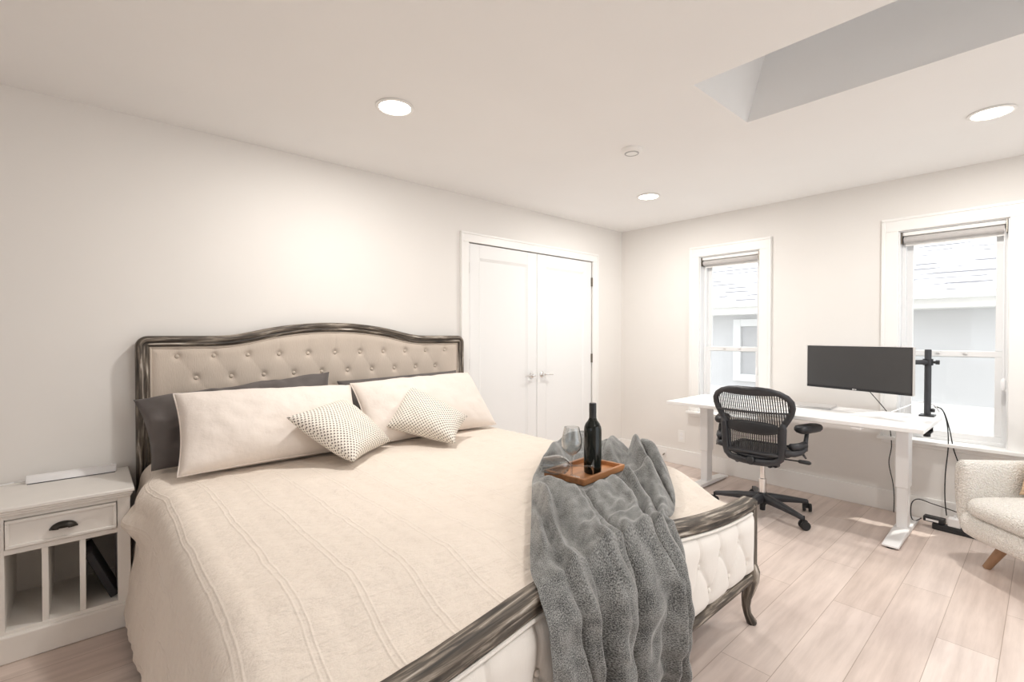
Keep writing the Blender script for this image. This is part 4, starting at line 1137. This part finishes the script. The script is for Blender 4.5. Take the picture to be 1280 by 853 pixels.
# local: +x = forward, +y = sitter's left
def bx_(z, wv=0.0):                        # depth of the back shell
    t_ = (z - .45) / .48
    return -.20 - .10 * t_ + .05 * math.sin(t_ * PI) * .6 + .055 * (abs(wv) / .27) ** 2
half = [(0, .928), (.07, .928), (.14, .922), (.20, .906), (.245, .880), (.268, .848), (.271, .812), (.260, .772), (.240, .735), (.215, .695), (.195, .662), (.183, .63), (.180, .59), (.180, .545), (.178, .51), (.168, .482), (.145, .463), (.11, .454), (.05, .449), (0, .448)]
half = [(a * .935, b) for a, b in half]
loop = half + [(-a, b) for a, b in half[-2:0:-1]]
m = MB(); m.tube([(bx_(b, a), a, b) for a, b in loop], [.021 if b > .66 else .014 for a, b in loop], 12, closed=True, flat=(1.0, .9))
brf = m.build('backrest_frame', M_GRAPH, oc, local=True, angle=180)
# crown band at the top
def wid(z):
    zs = [b for a, b in half][::-1]; ws = [a for a, b in half][::-1]
    # half is not monotone in w but is monotone in z
    return float(np.interp(z, zs, ws))
m = MB()
zz = np.linspace(.885, .925, 5); P = np.zeros((31, 5, 3))
for i, a in enumerate(np.linspace(-1, 1, 31)):
    for j in range(5):
        zlo = .888 + .018 * a * a; zj = zlo + (.925 - zlo) * j / 4
        ww = a * min(.225, wid(min(zj, .92)))
        P[i, j] = (bx_(zj, ww) - .004, ww, zj - .006 * a * a)
m.grid(P); m.build('top_band', M_GRAPH, brf, local=True, solid=.012, angle=180)
# suspension weave: vertical strands and finer cross strands
m = MB()
ws_ = np.arange(-.2592, .26, .0144)
zs_all = np.linspace(.452, .918, 34)
for wv in ws_:
    zz = [z for z in zs_all if wid(z) > abs(wv) + .004]
    if len(zz) < 2: continue
    zz = np.array(zz)
    R = [[Vector((bx_(z, wv) - .001, wv - .0036, z)), Vector((bx_(z, wv) - .001, wv + .0036, z)), Vector((bx_(z, wv) + .001, wv + .0036, z)), Vector((bx_(z, wv) + .001, wv - .0036, z))] for z in zz]
    m.rings(R)
for z in np.arange(.47, .91, .027):
    ww = wid(z)
    R = []
    for a in np.linspace(-ww, ww, 14):
        R.append([Vector((bx_(z, a) - .0006, a, z - .0007)), Vector((bx_(z, a) - .0006, a, z + .0007)), Vector((bx_(z, a) + .0006, a, z + .0007)), Vector((bx_(z, a) + .0006, a, z - .0007))])
    m.rings(R)
m.build('mesh_panel', M_MESHB, oc, local=True, smooth=False)
# cross bar and lumbar pad
m = MB(); m.tube([(bx_(.77, a) - .012 - .02 * (1 - (a / .25) ** 2), a, .768 - .006 * (a / .25)) for a in np.linspace(-.245, .245, 15)], .006, 8); m.build('cross_bar', M_GRAPH, oc, local=True)
P = np.zeros((25, 14, 3))
for i in range(25):
    a = -1 + 2 * i / 24
    for j in range(14):
        th = 2 * PI * j / 13
        env = math.sqrt(max(0, 1 - abs(a) ** 3.0))
        P[i, j] = (bx_(.655, a * .17) - .016 + .010 * math.cos(th) * env, a * .175, .655 + (.012 + .034 * env) * math.sin(th))
m = MB(); m.grid(P); m.build('lumbar_pad', M_BLACK, oc, local=True, angle=180)
# outer U bracket
U = [(.200, .700), (.196, .66), (.192, .60), (.191, .54), (.188, .492), (.178, .455), (.152, .430), (.10, .420), (.05, .417), (0, .416)]
U = U + [(-a, b) for a, b in U[-2::-1]]
R = []
for k, (a, b) in enumerate(U):
    p0 = U[max(k - 1, 0)]; p1 = U[min(k + 1, len(U) - 1)]
    tx, tz = p1[0] - p0[0], p1[1] - p0[1]; L = math.hypot(tx, tz); nx_, nz_ = -tz / L, tx / L
    wd = .024 if 0 < k < len(U) - 1 else .015
    X0 = bx_(b, a) - .022
    ring = []
    for q in range(10):
        an = 2 * PI * q / 10
        ring.append(Vector((X0 + .016 * math.cos(an), a + nx_ * wd * math.sin(an), b + nz_ * wd * math.sin(an))))
    R.append(ring)
m = MB(); m.rings(R); m.build('back_bracket', M_GRAPH, oc, local=True, angle=180)
# seat
def rrect(hx, hy, r, n=6):
    p = []
    for cx, cy, a0 in ((hx - r, hy - r, 0), (-hx + r, hy - r, PI / 2), (-hx + r, -hy + r, PI), (hx - r, -hy + r, 1.5 * PI)):
        for k in range(n + 1): p.append((cx + r * math.cos(a0 + PI / 2 * k / n), cy + r * math.sin(a0 + PI / 2 * k / n)))
    return p
seat_o = rrect(.225, .205, .09, 8)
def sz(x): return .475 - .020 * max(0, (x - .08) / .14) ** 2
m = MB(); m.tube([(x + .02, y, sz(x)) for x, y in seat_o], .018, 10, closed=True, flat=(1, .9)); st_ = m.build('seat_frame', M_GRAPH, oc, local=True, angle=180)
m = MB()
pin = rrect(.21, .19, .08, 8); n_ = len(pin)
vs = []
for f_ in (1.0, .8, .55, .3, .001):
    vs.append([Vector((x * f_ + .02, y * f_, sz(x * f_) - .018 * (1 - f_ ** 2))) for x, y in pin])
m.rings(vs, False, True); m.build('seat_mesh', M_MESHB, oc, local=True, angle=180, solid=.004)
m = MB(); m.boxc((-.02, 0, .418), (.26, .16, .05)); m.boxc((-.13, 0, .412), (.16, .24, .042)); m.boxc((.05, 0, .44), (.10, .34, .02)); m.tube([(-.20, 0, .415), (-.255, 0, .43)], .03, 12); m.build('tilt_mechanism', M_BLACK, oc, local=True, bevel=.012)
m = MB(); m.lathe([(0, .11), (.025, .11), (.025, .25), (.018, .252), (.018, .40), (0, .40)], 24); m.build('gas_lift', M_CHROME, oc, local=True, angle=50)
# base
base_ang = [math.radians(-113.5 - 2 + 72 * k) for k in range(5)]
m = MB(); m.lathe([(0, .062), (.026, .062), (.030, .075), (.038, .115), (.036, .138), (.030, .15), (0, .15)], 24); m.lathe([(0, .018), (.018, .018), (.02, .065), (0, .065)], 16); m.build('base_hub', M_BLACK, oc, local=True, angle=50)
for an in base_ang:
    d = Vector((math.cos(an), math.sin(an), 0)); s_ = Vector((-d.y, d.x, 0)); R = []
    for f_, wd, zt_, zb_ in ((.0, .03, .142, .085), (.15, .030, .140, .082), (.5, .025, .124, .078), (.85, .020, .102, .070), (.97, .016, .095, .064), (1.0, .008, .088, .066)):
        c_ = d * (.335 * f_)
        R.append([c_ + s_ * wd * .55 + Vector((0, 0, zt_)), c_ - s_ * wd * .55 + Vector((0, 0, zt_)), c_ - s_ * wd + Vector((0, 0, (zt_ * .6 + zb_ * .4))), c_ - s_ * wd * .8 + Vector((0, 0, zb_)), c_ + s_ * wd * .8 + Vector((0, 0, zb_)), c_ + s_ * wd + Vector((0, 0, (zt_ * .6 + zb_ * .4)))])
    m = MB(); m.rings(R); lg = m.build('base_arm', M_GRAPH, oc, local=True, bevel=.004, angle=45)
    cpos = d * .335 + s_ * .012; ca = an + 1.1
    Mx = Matrix.Translation(cpos + Vector((0, 0, .031))) @ Matrix.Rotation(ca, 4, 'Z')
    m = MB()
    for yy in (-.019, .019):
        m.lathe([(0, -.010), (.026, -.010), (.030, -.006), (.030, .006), (.026, .010), (0, .010)], 22, Mx @ Matrix.Translation((0, yy, 0)) @ Matrix.Rotation(PI / 2, 4, 'X'))
    m.box(-.012, .016, -.012, .012, -.004, .030, Mx); m.lathe([(0, 0), (.007, 0), (.007, .045), (0, .045)], 10, Matrix.Translation(cpos * .985 + Vector((0, 0, .045))))
    m.build('caster', M_RUB, lg, local=True, angle=45)
# arms
for sg_ in (1, -1):
    m = MB()
    m.tube([(-.20, sg_ * .205, .505), (-.16, sg_ * .25, .50), (-.10, sg_ * .275, .505), (-.055, sg_ * .285, .525), (-.05, sg_ * .287, .55)], [.022, .022, .020, .019, .018], 12)
    m.tube([(-.17, sg_ * .235, .545), (-.11, sg_ * .268, .545), (-.06, sg_ * .288, .555)], [.024, .024, .022], 12)
    m.tube([(-.055, sg_ * .287, .51), (-.05, sg_ * .29, .58), (-.03, sg_ * .292, .635)], [.016, .014, .013], 12)
    m.tube([(-.09, sg_ * .285, .49), (-.085, sg_ * .302, .465)], [.008, .006], 8)
    ab = m.build('arm_support', M_GRAPH, oc, local=True, angle=180)
    pad = [(x, y) for x, y in rrect(.115, .045, .042, 6)]
    Mp = Matrix.Translation((.0, sg_ * .292, .636)) @ Matrix.Rotation(math.radians(16 * sg_), 4, 'Z')
    R = []
    for z, s_ in ((-.008, .5), (0, .85), (.014, 1.05), (.030, 1.05), (.042, .94), (.047, .70)):
        R.append([Mp @ Vector((x * (s_ * .5 + .5) + .0, y * s_, z + .008 * (x / .115) ** 2 * 0)) for x, y in pad])
    m = MB(); m.rings(R); m.build('arm_pad', M_BLACK, ab, local=True, angle=60)
m = MB(); m.tube([(-.06, -.16, .43), (-.055, -.25, .432)], .005, 8); lv = m.build('tilt_lever', M_BLACK, oc, local=True)
m = MB(); m.tube([(-.055, -.245, .432), (-.055, -.255, .432), (-.05, -.31, .430), (-.05, -.322, .430)], [.008, .016, .017, .010], 12, flat=(1, .8)); m.build('grip', M_BLACK, lv, local=True)
for p_ in ((-.19, .10), (-.19, -.115), (-.16, -.14)):
    m = MB(); m.tube([(p_[0] - .02, p_[1], .405), (p_[0] + .03, p_[1], .40)], .017, 12)
    m.build('tension_knob', M_BLACK, oc, local=True)

# ================================================================== ARMCHAIR
ACX, ACY = -.69, -3.34
ac = thing('armchair', 'cream boucle tub armchair with tapered wooden legs beside the large window', 'armchair', (ACX, ACY, 0), math.radians(135))
# local: +x forward; far arm (towards desk) is local -y
Rb, xf, nseg = .335, .40, 60
def plan(tt):
    """tt in [-1,1]: centreline of the shell from the far arm front round the back to the near arm front."""
    arm = xf + .02; half_len = arm + Rb * PI / 2
    d = abs(tt) * half_len; sg = -1 if tt < 0 else 1
    an = min(d / Rb, PI / 2); rest = max(0, d - Rb * PI / 2)
    x = -.02 - Rb * math.cos(an) + rest; y = sg * Rb * math.sin(an)
    nx, ny = -math.cos(an), sg * math.sin(an)      # outward
    return Vector((x, y, 0)), Vector((nx, ny, 0)), an
R = []
for i in range(nseg + 1):
    tt = -1 + 2 * i / nseg
    c, nrm, an = plan(tt)
    f_ = abs(tt)
    ztop = .590 + .10 * (1 - sstep(.05, .42, f_)); th = .050
    taper = 1.0
    endf = 1 - sstep(.96, 1.0, f_) * .45
    ring = []
    zb = .20
    sec = [(-.045, zb), (.0, zb - .012), (.02, zb + .05), (.042, zb + .14), (th, .42), (th + .004, ztop - .06), (th * .8, ztop - .016), (th * .3, ztop), (-th * .3, ztop), (-th * .8, ztop - .016), (-th, ztop - .06), (-th, .42), (-th, .30)]
    inn = Vector((1, 0, 0)) * 0
    for (n_o, z) in sec:
        ring.append(c + nrm * (n_o * endf) + Vector((0, 0, z)))
    R.append(ring)
m = MB(); m.rings(R); m.build('shell', M_BOUCLE, ac, local=True, angle=60, sub=1)
# seat base (front apron), rounded box
def rbox(hx0, hx1, hy, r, z0, z1, bulge, n=7, top=0.0):
    cx = (hx0 + hx1) / 2; hx = (hx1 - hx0) / 2
    o = rrect(hx, hy, r, 8); R = []
    for z, s_ in ((z0, .93), (z0 + (z1 - z0) * .12, .985), (z0 + (z1 - z0) * .35, 1.0 + bulge), (z0 + (z1 - z0) * .65, 1.0 + bulge), (z0 + (z1 - z0) * .88, .985), (z1 - (z1 - z0) * .02, .93), (z1 + top * .5, .78), (z1 + top * .9, .45), (z1 + top, .05)):
        R.append([Vector((cx + x * s_, y * s_, z)) for x, y in o])
    mb = MB(); mb.rings(R); return mb
rbox(-.30, .425, .355, .12, .185, .31, .01).build('seat_base', M_BOUCLE, ac, local=True, angle=60)
rbox(-.28, .43, .288, .10, .305, .40, .015, top=.03).build('seat_cushion', M_BOUCLE, ac, local=True, angle=60)
for (lx_, ly_) in ((.25, -.24), (.25, .24), (-.22, -.2), (-.22, .2)):
    top_ = Vector((lx_ * .86, ly_ * .86, .205)); bot = Vector((lx_ * 1.16, ly_ * 1.16, 0))
    m = MB(); m.tube([top_, top_.lerp(bot, .5), bot], [.027, .023, .018], 16)
    q = m.build('leg', M_OAKLEG, ac, local=True, angle=60)
Mac = Matrix.Translation((ACX, ACY, 0)) @ Matrix.Rotation(math.radians(135), 4, 'Z')
cs = [Mac @ Vector(p) for p in ((.155, -.245, .425), (-.16, -.12, .425), (-.17, -.20, .68), (.10, -.262, .63))]
make_pillow('knit_cushion', 'tan knitted cushion leaning inside the cream armchair', 'cushion', [tuple(c) for c in cs], .10, M_TAN, pinch=.06, seed=23.0)
